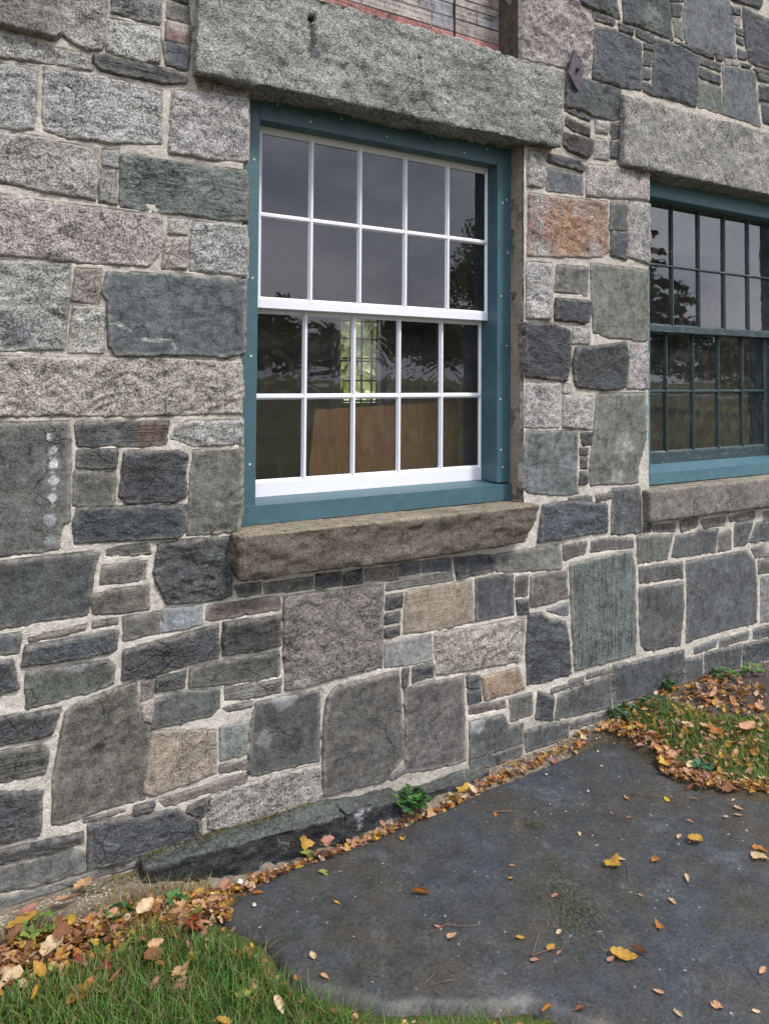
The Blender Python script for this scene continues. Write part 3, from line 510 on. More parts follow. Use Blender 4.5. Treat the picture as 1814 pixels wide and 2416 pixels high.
('f','666d72',[(3.522,1.637),(3.799,1.665),(3.811,1.558),(3.843,1.372),(3.532,1.381)],{}),
('k','565b62',[(3.696,1.99),(3.888,1.98),(4.088,1.988),(4.083,1.717),(3.8,1.698),(3.746,1.711),(3.707,1.827)],{}),
('k','585e63',[(3.54,2.055),(3.861,2.092),(3.846,2.02),(3.604,2.003)],{}),
('k','565b62',[(3.603,1.967),(3.669,1.974),(3.669,1.937),(3.609,1.93)],{}),
('g','9a8c86',[(3.616,1.921),(3.675,1.933),(3.674,1.883),(3.626,1.881)],{}),
('k','4d5258',[(3.635,1.867),(3.701,1.867),(3.694,1.832),(3.641,1.831)],{}),
('k','565b62',[(3.641,1.812),(3.707,1.814),(3.7,1.786),(3.647,1.783)],{}),
('k','5d6268',[(3.653,1.752),(3.726,1.748),(3.725,1.711),(3.652,1.703)],{}),
('k','4a4f52',[(3.678,1.681),(3.766,1.691),(3.759,1.674),(3.685,1.665)],{}),
('f','8b857c',[(3.542,1.67),(3.672,1.685),(3.665,1.668),(3.545,1.648)],{}),
('k','50555a',[(3.786,1.678),(4.083,1.709),(4.083,1.691),(3.799,1.663)],{}),
('k','605c58',[(3.813,1.655),(4.082,1.683),(4.082,1.657),(3.826,1.62)],{}),
('k','50555c',[(3.833,1.596),(4.081,1.622),(4.08,1.544),(3.838,1.514)],{}),
('k','50555c',[(3.859,1.501),(4.08,1.509),(4.078,1.388),(3.871,1.402)],{}),
('k','5b6163',[(2.412,1.316),(2.516,1.355),(2.754,1.351),(2.753,1.221),(2.723,1.201),(2.574,1.195),(2.506,1.21),(2.403,1.204)],{}),
('k','4d5258',[(2.408,1.188),(2.478,1.208),(2.564,1.186),(2.554,1.167)],{}),
('k','4a4642',[(2.412,1.158),(2.559,1.14),(2.554,1.1),(2.459,1.105),(2.403,1.126)],{}),
('k','4b4644',[(2.398,1.087),(2.573,1.083),(2.563,1.018),(2.534,0.996),(2.421,1.013),(2.394,1.032)],{'pr':0.018}),
('g','9b948d',[(2.593,1.178),(2.682,1.187),(2.677,1.132),(2.593,1.121)],{}),
('g','9b958f',[(2.593,1.097),(2.677,1.1),(2.682,1.008),(2.583,1.0)],{}),
('k','4d5258',[(2.687,1.184),(2.758,1.186),(2.769,1.13),(2.697,1.107)],{}),
('k','4c5156',[(2.692,1.096),(2.763,1.1),(2.768,1.029),(2.692,1.024)],{}),
('g','99958f',[(2.193,0.976),(2.294,0.989),(2.29,0.847),(2.272,0.828),(2.189,0.82)],{}),
('k','4d5158',[(2.303,0.977),(2.477,0.98),(2.52,0.952),(2.515,0.931),(2.303,0.943)],{'pr':0.018}),
('f','666c74',[(2.298,0.915),(2.51,0.913),(2.515,0.827),(2.298,0.818)],{}),
('g','9f978e',[(2.534,0.965),(2.947,1.005),(2.947,0.857),(2.534,0.822)],{}),
('g','9b7863',[(2.193,0.788),(2.671,0.812),(2.675,0.59),(2.631,0.557),(2.189,0.524)],{'sp': [(2.241, 0.774, 0.046, 'a09b96'), (2.215, 0.718, 0.04, '937e78'), (2.389, 0.732, 0.019, 'a8a09a'), (2.25, 0.663, 0.023, 'a39b96'), (2.303, 0.762, 0.04, '9a8078'), (2.215, 0.586, 0.046, '9a827a'), (2.439, 0.663, 0.116, 'a2744f'), (2.259, 0.551, 0.053, 'a09a95'), (2.592, 0.589, 0.042, '9b918c'), (2.515, 0.782, 0.063, '967a6d'), (2.572, 0.74, 0.01, 'ada69f'), (2.458, 0.734, 0.014, 'ab9c90')], 'lab': 'large rusty orange granite stone between the two windows'}),
('f','5d625f',[(2.691,0.814),(2.803,0.825),(2.798,0.698),(2.686,0.689)],{'ro':1.5}),
('k','535a62',[(2.691,0.676),(2.798,0.687),(2.792,0.56),(2.69,0.569)],{}),
('g','9a9692',[(2.814,0.833),(2.952,0.84),(2.95,0.548),(2.807,0.572)],{}),
]
# the blocks beyond the frame carry on in the same manner
def bbox(P): a=np.array(P); return a[:,0].min(),a[:,0].max(),a[:,1].min(),a[:,1].max()
BB=[bbox(s_[2]) for s_ in STONES]+[(.72,2.37,.96,1.36),(2.73,4.6,.98,1.36),(.87,2.21,-.69,-.5),(2.88,4.5,-.69,-.5)]+[(WIN1[0],WIN1[1],WIN1[2],WIN1[3]),(WIN2[0],WIN2[1],WIN2[2],WIN2[3]),UP]
def topedge(x): return 1.07+(x-.169)*(2.098-1.091)/(3.945-.169)
rr=random.Random(5); z=-1.75
FILL=[]
while z<ZT:
    hh=rr.choice((.09,.13,.17,.22,.26)); x=X0+rr.uniform(-.2,0)
    while x<X1:
        ww=rr.uniform(.14,.55)*(1.2 if hh>.15 else .8)
        r_=(x+.006,min(x+ww,X1)-.006,z+.006,z+hh-.006)
        if r_[0]<.12 or r_[2]>topedge(r_[0])-.1 or r_[1]>3.9:
            r_=list(r_)
            for b in BB:
                if r_[0]<b[1]+.004 and r_[1]>b[0]-.004 and r_[2]<b[3]+.004 and r_[3]>b[2]-.004:
                    opts=[(b[0]-r_[0],1,b[0]-.010),(r_[1]-b[1],0,b[1]+.010),(b[2]-r_[2],3,b[2]-.010),(r_[3]-b[3],2,b[3]+.010)]
                    k_=max(opts); r_[k_[1]]=k_[2]
            if r_[1]-r_[0]>.035 and r_[3]-r_[2]>.03 and not any(r_[0]<b[1]+.004 and r_[1]>b[0]-.004 and r_[2]<b[3]+.004 and r_[3]>b[2]-.004 for b in BB):
                BB.append((r_[0],r_[1],r_[2],r_[3]))
                j=lambda:rr.uniform(-.005,.005)
                kd,cc=rr.choice((('g','938f8a'),('g','9b9590'),('f','5d6264'),('k','53585c'),('k','565b5f'),('f','6a6b63')))
                FILL.append((kd,cc,[(r_[0]+j(),r_[2]+j()),(r_[1]+j(),r_[2]+j()),(r_[1]+j(),r_[3]+j()),(r_[0]+j(),r_[3]+j())],{}))
        x+=ww
    z+=hh
DEF={'g':(.011,.0125,.010),'f':(.006,.0046,.007),'k':(.012,.012,.010),'l':(.007,.007,.008),'h':(.006,.003,.007),'t':(.008,.006,.008),'v':(.008,.009,.008),'w':(.007,.0045,.007)}
def stone_mesh(s_,i,coarse=False):
    kd,cc,P,o=s_; pr,am,ew=DEF[kd]; pr=o.get('pr',pr); am=am*o.get('ro',1.)
    x0,x1,z0,z1=bbox(P); g=.0054 if x0<1.5 else (.0068 if x0<2.5 else .009)
    if coarse: g=.02
    size=min(x1-x0,z1-z0)
    if size<.06: g=min(g,.006); am*=.6; pr*=.8
    m_=.012; xs=np.arange(x0-m_,x1+m_+g,g); zs=np.arange(z0-m_,z1+m_+g,g)
    A,B=np.meshgrid(xs,zs,indexing='ij'); A=A.ravel();B=B.ravel()
    Q=P3(A,B); sd0=polysd(A,B,P)
    sdv=sd0+.0036*fbm(Q,22,2,3+i)+.0036*fbm(Q,75,2,8)+.0102
    keep=sdv>-.008
    rot=RS.uniform(-.5,.5); ca,sa=math.cos(rot),math.sin(rot); st=1.7 if kd in 'fk' else 1.2
    R=np.stack([(A*ca-B*sa),np.full_like(A,i*1.37),(A*sa+B*ca)*st],-1)
    n=fbm(R,9,5,i,.55)*1.15+.55*fbm(R,19,3,i+40,ridge=True)-.2
    if kd=='f': st_=fbm(R,5,3,i+77); n=n*.8+.55*np.floor(st_*5)/5+.25*sstep(.0,.08,np.mod(st_*5,1)/5)
    if kd=='g': st_=fbm(R,8,2,i+71); n=n*.85+.7*(np.abs(np.mod(st_*3.2,1)-.5)-.25)
    if kd in 'kv': # flaked steps
        st_=fbm(R,7,3,i+77); n=n*.6+.9*(np.floor(st_*6)/6-.0)+.3*sstep(.0,.08,np.mod(st_*6,1)/6)
    inside=sstep(0,ew*1.6,sdv)
    tilt=RS.uniform(-1,1,2)*(.5*am)/max(.1,x1-x0)
    h=-.014+(pr+.014)*sstep(0,ew,sdv)+inside*(am*n+(A-(x0+x1)/2)*tilt[0]+(B-(z0+z1)/2)*tilt[1])
    c=np.tile(desat(cc),(len(A),1)); nn=fbm(Q,35,3,2)
    for px,pz,r_,pc in o.get('sp',()):
        m=(sstep(1.08,.9,np.hypot(A-px,B-pz)/r_+.3*nn) if r_<.02 else sstep(1.2,.7,np.hypot(A-px,B-pz)/r_+.35*nn))[:,None]; c=c*(1-m)+m*desat(pc)
    for l_ in o.get('ve',()):
        for (ax_,az),(bx,bz) in zip(l_[:-1],l_[1:]):
            ex,ez=bx-ax_,bz-az; t=np.clip(((A-ax_)*ex+(B-az)*ez)/(ex*ex+ez*ez),0,1); d=np.hypot(A-ax_-t*ex,B-az-t*ez)
            m=.7*sstep(.0055,.001,d+.004*nn)[:,None]; c=c*(1-m)+m*np.array(lin('b4bab6'))
    edge=sstep(.014,.001,sd0)
    V=np.stack([A,-h,B+EZ],-1); F=gridfaces(len(xs),len(zs),keep)
    if len(F)==0: return None
    return compact(V,F,c,edge)
wall=None
# mortar face
g=.008
def mortar_part(xa,xb,za,zb,g,polys):
    xs=np.arange(xa,xb+g*.5,g); zs=np.arange(za,zb+g*.5,g); A,B=np.meshgrid(xs,zs,indexing='ij'); S=np.full(A.shape,-.05)
    for P in polys:
        x0,x1,z0,z1=bbox(P); i0,i1=np.searchsorted(xs,x0-.04),np.searchsorted(xs,x1+.04); j0,j1=np.searchsorted(zs,z0-.04),np.searchsorted(zs,z1+.04)
        if i1<=i0 or j1<=j0: continue
        S[i0:i1,j0:j1]=np.maximum(S[i0:i1,j0:j1],polysd(A[i0:i1,j0:j1],B[i0:i1,j0:j1],P))
    A=A.ravel();B=B.ravel();S=S.ravel(); Q=P3(A,B)
    h=-.0022+.002*fbm(Q,14,3,1)+.0018*fbm(Q,60,2,4)+.0058*sstep(-.0005,-.006,S+.002*fbm(Q,30,2,14))
    keep=S<.03
    for w_ in (WIN1,WIN2,UP): keep&=~((A>w_[0]+.004)&(A<w_[1]-.004)&(B>w_[2]+.004)&(B<w_[3]-.004))
    t=sstep(-.75,.1,B+.25*fbm(Q,3,2,6))[:,None]; c=(1-t)*np.array(lin('bab4aa'))+t*np.array(lin('b1aaa0'))
    m=sstep(-1.3,-1.5,B+.1*fbm(Q,6,3,6))[:,None]; c=c*(1-.45*m)+.45*m*np.array(lin('8a8578'))
    V=np.stack([A,-h,B+EZ],-1); F=gridfaces(len(xs),len(zs),keep); return compact(V,F,c)
POL=[s_[2] for s_ in STONES+FILL]
parts=[mortar_part(.1,4.0,-1.75,2.2,.0068,POL),mortar_part(X0,.1,-1.75,ZT,.03,POL),mortar_part(4.0,X1,-1.75,ZT,.03,POL),mortar_part(.1,4.0,2.2,ZT,.03,POL)]
Vs=[];Fs=[];Cs=[];b0=0
for V,F,c in parts: Vs.append(V);Fs.append(F+b0);Cs.append(c);b0+=len(V)
# solid masonry behind the face
core=MB(); ya,yb=.014,.46
def cb(x0,x1,z0,z1,y0=ya,y1=yb): core.box(x0,x1,y0,y1,z0+EZ,z1+EZ,.0005)
cb(X0,WIN1[0],-1.9,ZT); cb(WIN1[1],WIN2[0],-1.9,ZT); cb(WIN2[1],X1,-1.9,ZT)
cb(WIN1[0],WIN1[1],-1.9,-.525); cb(WIN1[0],WIN1[1],1.03,UP[2]); cb(WIN1[0],WIN1[1],UP[3],ZT); cb(WIN1[0],WIN1[1],UP[2],UP[3],.2,yb)
cb(WIN2[0],WIN2[1],-1.9,-.52); cb(WIN2[0],WIN2[1],1.03,ZT)
Vs.append(np.array(core.V)); cf=[]
for f in core.F: cf.append(tuple(i+b0 for i in f))
Vall=np.concatenate(Vs); Call=np.concatenate(Cs+[np.tile(np.array(lin('8d8375')),(len(core.V),1))])
wall=mesh('wall',Vall,[tuple(r) for r in np.concatenate(Fs).tolist()]+cf,M['mortar'],house,cols=Call,smooth=False)
def area(P): return .5*abs(sum(P[i][0]*P[(i+1)%len(P)][1]-P[(i+1)%len(P)][0]*P[i][1] for i in range(len(P))))
order=sorted(range(len(STONES)),key=lambda i:-area(STONES[i][2])); big=set(order[:100])
small={}
for i,s_ in enumerate(STONES):
    r_=stone_mesh(s_,i)
    if r_ is None: continue
    if i in big:
        o=mesh('stone',r_[0],r_[1],M[s_[0]],wall,cols=r_[2],edge=r_[3])
        if 'lab' in s_[3]: o['label']=s_[3]['lab']
    else: small.setdefault(s_[0],[]).append(r_)
for i,s_ in enumerate(FILL):
    r_=stone_mesh(s_,300+i,True)
    if r_ is not None: small.setdefault(s_[0],[]).append(r_)
Vs=[];Fs=[];Cs=[];Es=[];MI=[];b0=0; keys=sorted(small)
for k,kd in enumerate(keys):
    for V,F,c,e in small[kd]: Vs.append(V);Fs.append(F+b0);Cs.append(c);Es.append(e);MI+=[k]*len(F);b0+=len(V)
o=mesh('small_stones',np.concatenate(Vs),np.concatenate(Fs),[M[k] for k in keys],wall,cols=np.concatenate(Cs),edge=np.concatenate(Es)); o.data.polygons.foreach_set('material_index',MI); o['kind']='stuff'
# lintels and sills
block('lintel',[(.735,.982),(2.333,.994),(2.354,1.339),(.737,1.345)],-.058,.1,M['gl'],house,'94948e',.0085,.018,.008,9,1,
  sp=[(1.145,1.262,.012,'17150f'),(1.147,1.232,.016,'3a3531'),(1.147,1.205,.014,'433e39'),(1.148,1.178,.014,'4a4540'),(1.155,1.145,.024,'55525a'),(1.6,1.225,.007,'17150f'),(1.6,1.20,.009,'4a453e'),(1.6,1.175,.008,'4c4740'),(1.602,1.15,.008,'4f4a43'),(1.602,1.12,.007,'55504a'),(1.615,1.07,.015,'6c6863')])['label']='long rough grey granite lintel with two rust streaked holes over the white sash window'
block('lintel',[(2.745,.992),(4.6,1.0),(4.6,1.35),(2.75,1.322)],-.038,.1,M['gl'],house,'99968f',.011,.013,.008,9,2)['label']='rough granite lintel over the dark green window'
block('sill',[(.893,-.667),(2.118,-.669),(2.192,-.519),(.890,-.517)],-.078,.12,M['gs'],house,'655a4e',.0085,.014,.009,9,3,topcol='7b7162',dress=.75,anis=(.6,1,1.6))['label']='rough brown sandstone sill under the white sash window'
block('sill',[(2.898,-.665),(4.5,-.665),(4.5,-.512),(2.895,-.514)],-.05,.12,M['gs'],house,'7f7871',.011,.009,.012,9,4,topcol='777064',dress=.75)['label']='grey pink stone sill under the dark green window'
# reveal beside the window
block('jamb',[(2.172,-.52),(2.2,-.52),(2.2,1.0),(2.172,1.0)],.004,.2,M['gs'],house,'7c7263',.01,.004,.004,12,6)
block('jamb',[(2.168,1.34),(2.2,1.34),(2.2,2.6),(2.168,2.6)],.004,.2,M['gs'],house,'5f544d',.012,.004,.004,12,7)
# ------------------------------------------------------------------ windows
def vm(mb,x,z0,z1,yf,yb,wf,wb):  # upright glazing bar, bevelled towards the glass
    mb.prism([(x-wf,yf,z0),(x+wf,yf,z0),(x+wb,yb,z0),(x-wb,yb,z0)],[(x-wf,yf,z1),(x+wf,yf,z1),(x+wb,yb,z1),(x-wb,yb,z1)])
def hm(mb,z,x0,x1,yf,yb,wf,wb):
    mb.prism([(x0,yf,z-wf),(x0,yf,z+wf),(x0,yb,z+wb),(x0,yb,z-wb)],[(x1,yf,z-wf),(x1,yf,z+wf),(x1,yb,z+wb),(x1,yb,z-wb)])
def sash(name,parent,mat,gm,xo0,xo1,xg0,xg1,zo0,zo1,zg0,zg1,y,bars,hz,thick=.038,wf=.0042,wb=.011,lab=None):
    mb=MB(); e=EZ
    mb.box(xo0,xg0,y,y+thick,zo0+e,zo1+e,.0015); mb.box(xg1,xo1,y,y+thick,zo0+e,zo1+e,.0015)
    mb.box(xg0-.0005,xg1+.0005,y+.0006,y+thick-.001,zg1+e,zo1+e-.0004,.0015); mb.box(xg0-.0005,xg1+.0005,y+.0006,y+thick-.001,zo0+e+.0004,zg0+e,.0015)
    # bevelled putty line round the opening
    yg=y+.014; bv=.009
    mb.prism([(xg0-.001,y+.004,zg0+e),(xg0+.001,y+.004,zg0+e),(xg0+bv,yg,zg0+e),(xg0-.001,yg,zg0+e)],[(xg0-.001,y+.004,zg1+e),(xg0+.001,y+.004,zg1+e),(xg0+bv,yg,zg1+e),(xg0-.001,yg,zg1+e)])
    mb.prism([(xg1+.001,y+.004,zg0+e),(xg1-.001,y+.004,zg0+e),(xg1-bv,yg,zg0+e),(xg1+.001,yg,zg0+e)],[(xg1+.001,y+.004,zg1+e),(xg1-.001,y+.004,zg1+e),(xg1-bv,yg,zg1+e),(xg1+.001,yg,zg1+e)])
    for zz,s_ in ((zg0,1),(zg1,-1)):
        mb.prism([(xg0,y+.0045,zz-.001*s_+e),(xg0,y+.0045,zz+.001*s_+e),(xg0,yg,zz+bv*s_+e),(xg0,yg,zz-.001*s_+e)],[(xg1,y+.0045,zz-.001*s_+e),(xg1,y+.0045,zz+.001*s_+e),(xg1,yg,zz+bv*s_+e),(xg1,yg,zz-.001*s_+e)])
    for x in bars: vm(mb,x,zg0+e-.002,zg1+e+.002,y+.002,yg,wf,wb); mb.box(x-.006,x+.006,yg+.003,y+thick-.004,zg0+e-.002,zg1+e+.002,.001)
    for z_ in hz: hm(mb,z_+e,xg0-.002,xg1+.002,y+.0028,yg-.0006,wf,wb); mb.box(xg0,xg1,yg+.0036,y+thick-.0046,z_-.006+e,z_+.006+e,.001)
    o=mb.build(name,mat,parent)
    if lab:o['label']=lab
    V=[];F=[]; xs=[xg0-.002]+list(bars)+[xg1+.002]; zs=[zg0-.002]+list(hz)+[zg1+.002]
    for i in range(len(xs)-1):
        for j in range(len(zs)-1):
            b=len(V); t1,t2=random.uniform(-.0006,.0006),random.uniform(-.0005,.0005)
            for (xx,zz,a,c) in ((xs[i],zs[j],-1,-1),(xs[i+1],zs[j],1,-1),(xs[i+1],zs[j+1],1,1),(xs[i],zs[j+1],-1,1)): V.append((xx,yg+.0012+a*t1+c*t2,zz+EZ))
            F.append((b,b+1,b+2,b+3))
    g_=mesh('glass_panes',V,F,gm,parent,smooth=False); return o
def disc(mb,x,y,z,r,m=0,d=.0015):
    n=10; mb.prism([(x+r*math.cos(a*2*math.pi/n),y,z+r*math.sin(a*2*math.pi/n)) for a in range(n)],[(x+r*math.cos(a*2*math.pi/n),y+d,z+r*math.sin(a*2*math.pi/n)) for a in range(n)],m)
w1=empty('window'); w1.parent=house; w1['label']='new white sash window in a teal frame'
yc=.084; e=EZ; mb=MB()
mb.box(.90,1.011,yc,yc+.13,-.505+e,1.03+e,.002); mb.box(2.098,2.1735,yc,yc+.13,-.441+e,1.03+e,.002)
mb.box(1.0112,2.0978,yc+.0008,yc+.13,.9195+e,1.029+e,.002); 
o=mb
for (x,z_) in [(1.076, 0.985), (1.208, 0.946), (1.338, 0.979), (1.539, 0.947), (1.75, 0.98), (1.918, 0.945), (2.039, 0.98), (2.124, 0.759), (2.145, 0.775), (2.154, 0.546), (2.117, 0.356), (2.149, 0.143), (2.115, -0.086), (2.118, -0.302), (2.127, -0.375), (0.99, 0.35), (0.987, 0.075), (0.988, -0.304), (0.99, 0.772)]: disc(o,x,yc-.0008,z_+e,.0042,1,.002)
o.build('casing',[M['teal'],M['screw']],w1)
mb=MB(); mb.prism([(.90,yc-.012,-.515+e),(.90,yc-.012,-.449+e),(.90,.21,-.437+e),(.90,.21,-.515+e)],[(2.176,yc-.012,-.515+e),(2.176,yc-.012,-.449+e),(2.176,.21,-.437+e),(2.176,.21,-.515+e)]); mb.build('frame_sill',M['teal'],w1)
bars=[1.2505+.2122*k for k in range(4)]
sash('upper_sash',w1,M['white'],M['glass'],1.0,2.129,1.0425,2.098,.252,.945,.286,.905,.149,bars,[.5945])
sash('lower_sash',w1,M['white'],M['wavyglass'],1.0,2.128,1.0425,2.098,-.453,.285,-.386,.245,.190,bars,[-.072])
w2=empty('window'); w2.parent=house; w2['label']='older sash window with thin dark green glazing bars and teal casing'
mb=MB(); mb.box(2.975,3.062,yc,yc+.13,-.44+e,1.03+e,.002); mb.box(4.24,4.345,yc,yc+.13,-.44+e,1.03+e,.002); mb.box(3.0622,4.2398,yc+.0008,yc+.13,.912+e,1.029+e,.004); mb.build('casing',M['oldteal'],w2)
mb=MB(); mb.prism([(2.96,yc-.03,-.508+e),(2.96,yc-.03,-.452+e),(2.96,.21,-.428+e),(2.96,.21,-.508+e)],[(4.345,yc-.03,-.508+e),(4.345,yc-.03,-.452+e),(4.345,.21,-.428+e),(4.345,.21,-.508+e)]); mb.build('frame_sill',M['oldteal'],w2)
bars2=[3.3225+.2165*k for k in range(4)]
sash('upper_sash',w2,M['green'],M['dirtyglass'],3.05,4.25,3.095,4.195,.246,.94,.279,.909,.149,bars2,[.59],wf=.003,wb=.0075)
sash('lower_sash',w2,M['green'],M['dirtyglass'],3.05,4.25,3.10,4.19,-.44,.27,-.374,.247,.190,bars2,[-.058],wf=.003,wb=.0075)
# patterned sheet closing the opening over the lintel
mb=[];V=[];F=[];Cc=[]
def plate(x0,x1,z0,z1,c):
    b=len(V); y=.158; d=.003
    for yy,i_ in ((y,.0015),(y+d,0)): V.extend([(x0+i_,yy,z0+i_+e),(x1-i_,yy,z0+i_+e),(x1-i_,yy,z1-i_+e),(x0+i_,yy,z1-i_+e)])
    F.extend([(b,b+1,b+2,b+3)]+[(b+k,b+4+k,b+4+(k+1)%4,b+(k+1)%4) for k in range(4)]); Cc.extend([lin(c)]*8)
rp=random.Random(3); zz=1.34
PC=['8f8d8f','88878b','948a88','8b8a8e','9a908b']
rows=[(.03,'m'),(.045,'g'),(.04,'g'),(.032,'r'),(.06,'g'),(.06,'m'),(.035,'g'),(.05,'m'),(.032,'r')]*3
for hgt,ty in rows:
    x=.985+rp.uniform(-.1,0)
    while x<2.166:
        ww=rp.uniform(.14,.34) if ty!='m' else rp.uniform(.07,.2)
        a_,b_=max(x,.985),min(x+ww,2.164)
        if a_<1.918<b_: b_=1.914
        if b_-a_>.01:
            cc='a3726c' if (ty=='r' and rp.random()<.8) else rp.choice(PC); plate(a_,b_,zz,zz+hgt-.004,cc)
        x=b_+.005 if b_!=1.914 else 1.922
    zz+=hgt
b=len(V); V+= [(.985,.162,1.33+e),(2.166,.162,1.33+e),(2.166,.162,2.59+e),(.985,.162,2.59+e)]; F.append((b,b+1,b+2,b+3)); Cc+=[lin('8d8580')]*4
M['panel']=stone_mat('patterned_siding',.15,160,streak=(3,3,105),sstr=.42,bmp=.8,bd=.006,smear=0)
o=mesh('siding_panel',V,F,M['panel'],house,cols=np.array(Cc),smooth=False); o['label']='patterned grey siding with red strips filling the opening above the lintel'
mb=MB(); mb.box(1.9145,1.9205,.154,.1615,1.33+e,2.58+e,.0005); mb.build('panel_joint',simple('black_gap','0c0c0c',.9),house)
# iron wall plate
pl=MB(); c0=(2.443,1.365); R4=[(2.433,1.458),(2.494,1.374),(2.455,1.272),(2.393,1.346)]
inn=lambda k:[(c0[0]+(x-c0[0])*k,z_) for x,z_ in [(x,c0[1]+(z_-c0[1])*k) for x,z_ in R4]]
pl.prism([(x,-.036,z_+e) for x,z_ in inn(.95)],[(x,-.031,z_+e) for x,z_ in inn(1.)]); pl.prism([(x,-.0308,z_+e) for x,z_ in inn(1.)],[(x,-.024,z_+e) for x,z_ in inn(1.)])
ap=pl.build('wall_plate',M['rust'],house); ap['label']='diamond shaped iron tie plate with a bolt'
mb=MB(); disc(mb,2.446,-.050,1.37+e,.0085,0,.014); disc(mb,2.446,-.054,1.37+e,.0055,0,.005); mb.tube([(2.446,-.03,1.37+e),(2.446,.01,1.37+e)],.008); mb.build('bolt',M['rust'],ap)
# inside of the building
mb=MB(); zi=-.9+e
mb.box(-2.3,X1-.1,.47,5.0,zi-.05,zi,.001); mb.build('floor',M['floorwood'],house)
mb=MB(); mb.box(-2.3,X1-.1,.47,5.4,2.0+e,2.06+e,.001); mb.build('ceiling',M['plaster'],house)
mb=MB(); FX0,FX1,FZ0,FZ1=3.93,4.47,-.28,.66
mb.box(X0,FX0,5.0,5.1,-1.9+e,ZT+e,.001); mb.box(FX1,X1,5.0,5.1,-1.9+e,ZT+e,.001); mb.box(FX0,FX1,5.0,5.1,-1.9+e,FZ0+e,.001); mb.box(FX0,FX1,5.0,5.1,FZ1+e,ZT+e,.001)
mb.box(X0,X0+.1,.47,4.99,-1.9+e,ZT+e,.001); mb.box(X1-.1,X1,.47,4.99,-1.9+e,ZT+e,.001); mb.build('interior_wall',M['plaster'],house)
mb=MB(); mb.box(X0-.3,X1+.3,-.3,5.7,ZT+e,ZT+.25+e,.01); mb.build('roof',simple('roof_slate','44474a'),house)
w3=empty('far_window'); w3.parent=house
mb=MB()
for x in (FX0+.03,FX0+.17,FX0+.31,FX1-.03,FX0+.44): mb.box(x-.009,x+.009,5.04,5.06,FZ0+e,FZ1+e,.001)
for z_ in (FZ0+.02,FZ0+.25,FZ0+.47,FZ0+.5,FZ0+.72,FZ1-.02): mb.box(FX0,FX1,5.042,5.058,z_-.009+e,z_+.009+e,.001)
mb.build('far_sash',M['green'],w3)
mb=MB(); mb.box(FX0-.12,FX0-.01,4.95,4.996,FZ0-.05+e,FZ1+.05+e,.001); mb.build('trim',M['white'],w3)
mb=MB(); mb.box(.98,2.17,.32,.5,-.47+e,-.44+e,.002); mb.build('inner_sill',M['wood'],w1)
# plywood board leaning inside
mb=MB(); a_=[(1.50,.62,-.143+e),(2.37,.62,-.11+e),(2.37,.635,-.11+e),(1.50,.635,-.143+e)]; b_=[(1.37,.50,-.89+e),(2.31,.50,-.86+e),(2.31,.515,-.86+e),(1.37,.515,-.89+e)]
mb.prism(b_,a_); pw=mb.build('plywood_board',M['ply']); tag(pw,'tan plywood board leaning indoors behind the lower panes of the white window','plywood board')
# ------------------------------------------------------------------ ground
def zg(x,y):
    x=np.asarray(x,float);y=np.asarray(y,float)
    return .055*sstep(.95,.45,x)*sstep(-1.5,-.2,y)+.09*sstep(2.25,2.95,x)*sstep(-.9,-.05,y)-.004-.030*np.exp(-((y+.13)/.05)**2)*sstep(.62,.80,x)*sstep(2.1,1.9,x)
SLAB=[(.751,-.272),(.788,-.25),(.903,-.215),(1.067,-.193),(1.26,-.196),(1.452,-.178),(1.655,-.167),(1.83,-.14),(1.988,-.123),(2.192,-.119),(2.353,-.102),(2.491,-.09),(2.578,-.113),(2.594,-.198),(2.594,-.339),(2.54,-.41),(2.529,-.512),(2.597,-.596),(2.643,-.66),(2.75,-.76),(2.85,-1.0),(2.8,-1.4),(2.4,-1.68),(1.9,-1.62),(1.55,-1.35),(1.386,-1.081),(1.324,-.985),(1.223,-.94),(1.107,-.863),(1.009,-.81),(.93,-.72),(.862,-.66),(.835,-.60),(.838,-.469),(.82,-.425),(.778,-.345),(.747,-.303)]
def axis(a,b,fa,fb,st,far):
    mid=np.arange(fa,fb+st/2,st); lo=[];v=fa;s_=st
    while v>a: s_*=1.35; v-=s_; lo.append(v)
    hi=[];v=mid[-1];s_=st
    while v<b: s_*=1.35; v+=s_; hi.append(v)
    return np.array(lo[::-1]+list(mid)+hi)
xs=axis(-900,900,-.2,4.4,.015,0); ys=axis(-900,900,-1.6,.06,.015,0)
A,B=np.meshgrid(xs,ys,indexing='ij'); shp=A.shape; A=A.ravel();B=B.ravel(); Q=np.stack([A,B,np.zeros_like(A)],-1)
near=(A>-3)&(A<8)&(B>-5)&(B<.3); z0=np.where(near,zg(A,B),0.)
S=np.full(A.shape,-5.); S[near]=polysd(A[near],B[near],SLAB)
nz=np.zeros(A.shape); nz[near]=.006*fbm(Q[near],9,4,2)+.003*fbm(Q[near],35,2,3)
inside_b=(B>.02)&(B<5.3)&(A>X0)&(A<X1)
Z=z0+nz-.05*sstep(.0,.05,S)-.006*sstep(-.05,0,S)
Z=np.where(inside_b,-.05,Z)
dirt=np.array(lin('5c5143')); sand=np.array(lin('7a7062')); turf=np.array(lin('46502a')); field=np.array(lin('4e4a34')); lawn=np.array(lin('a8a878')); blk=np.array(lin('4a423d'))
nn=fbm(Q,3.,4,5); n2=fbm(Q,14.,3,7)
C=np.tile(dirt,(len(A),1))
def mixin(C,m,c): m=m[:,None]; return C*(1-m)+m*c
C=mixin(C,sstep(.10,.04,np.abs(B+.06)+.03*n2)*near,sand)
C=mixin(C,sstep(-.05,0,S+.012*n2)*near*sstep(1.9,1.5,A)*sstep(-.6,-.8,B),np.array(lin('5f574a')))
C=mixin(C,sstep(-.09,-.02,S)*near*sstep(2.2,2.5,A),np.array(lin('4a4234')))
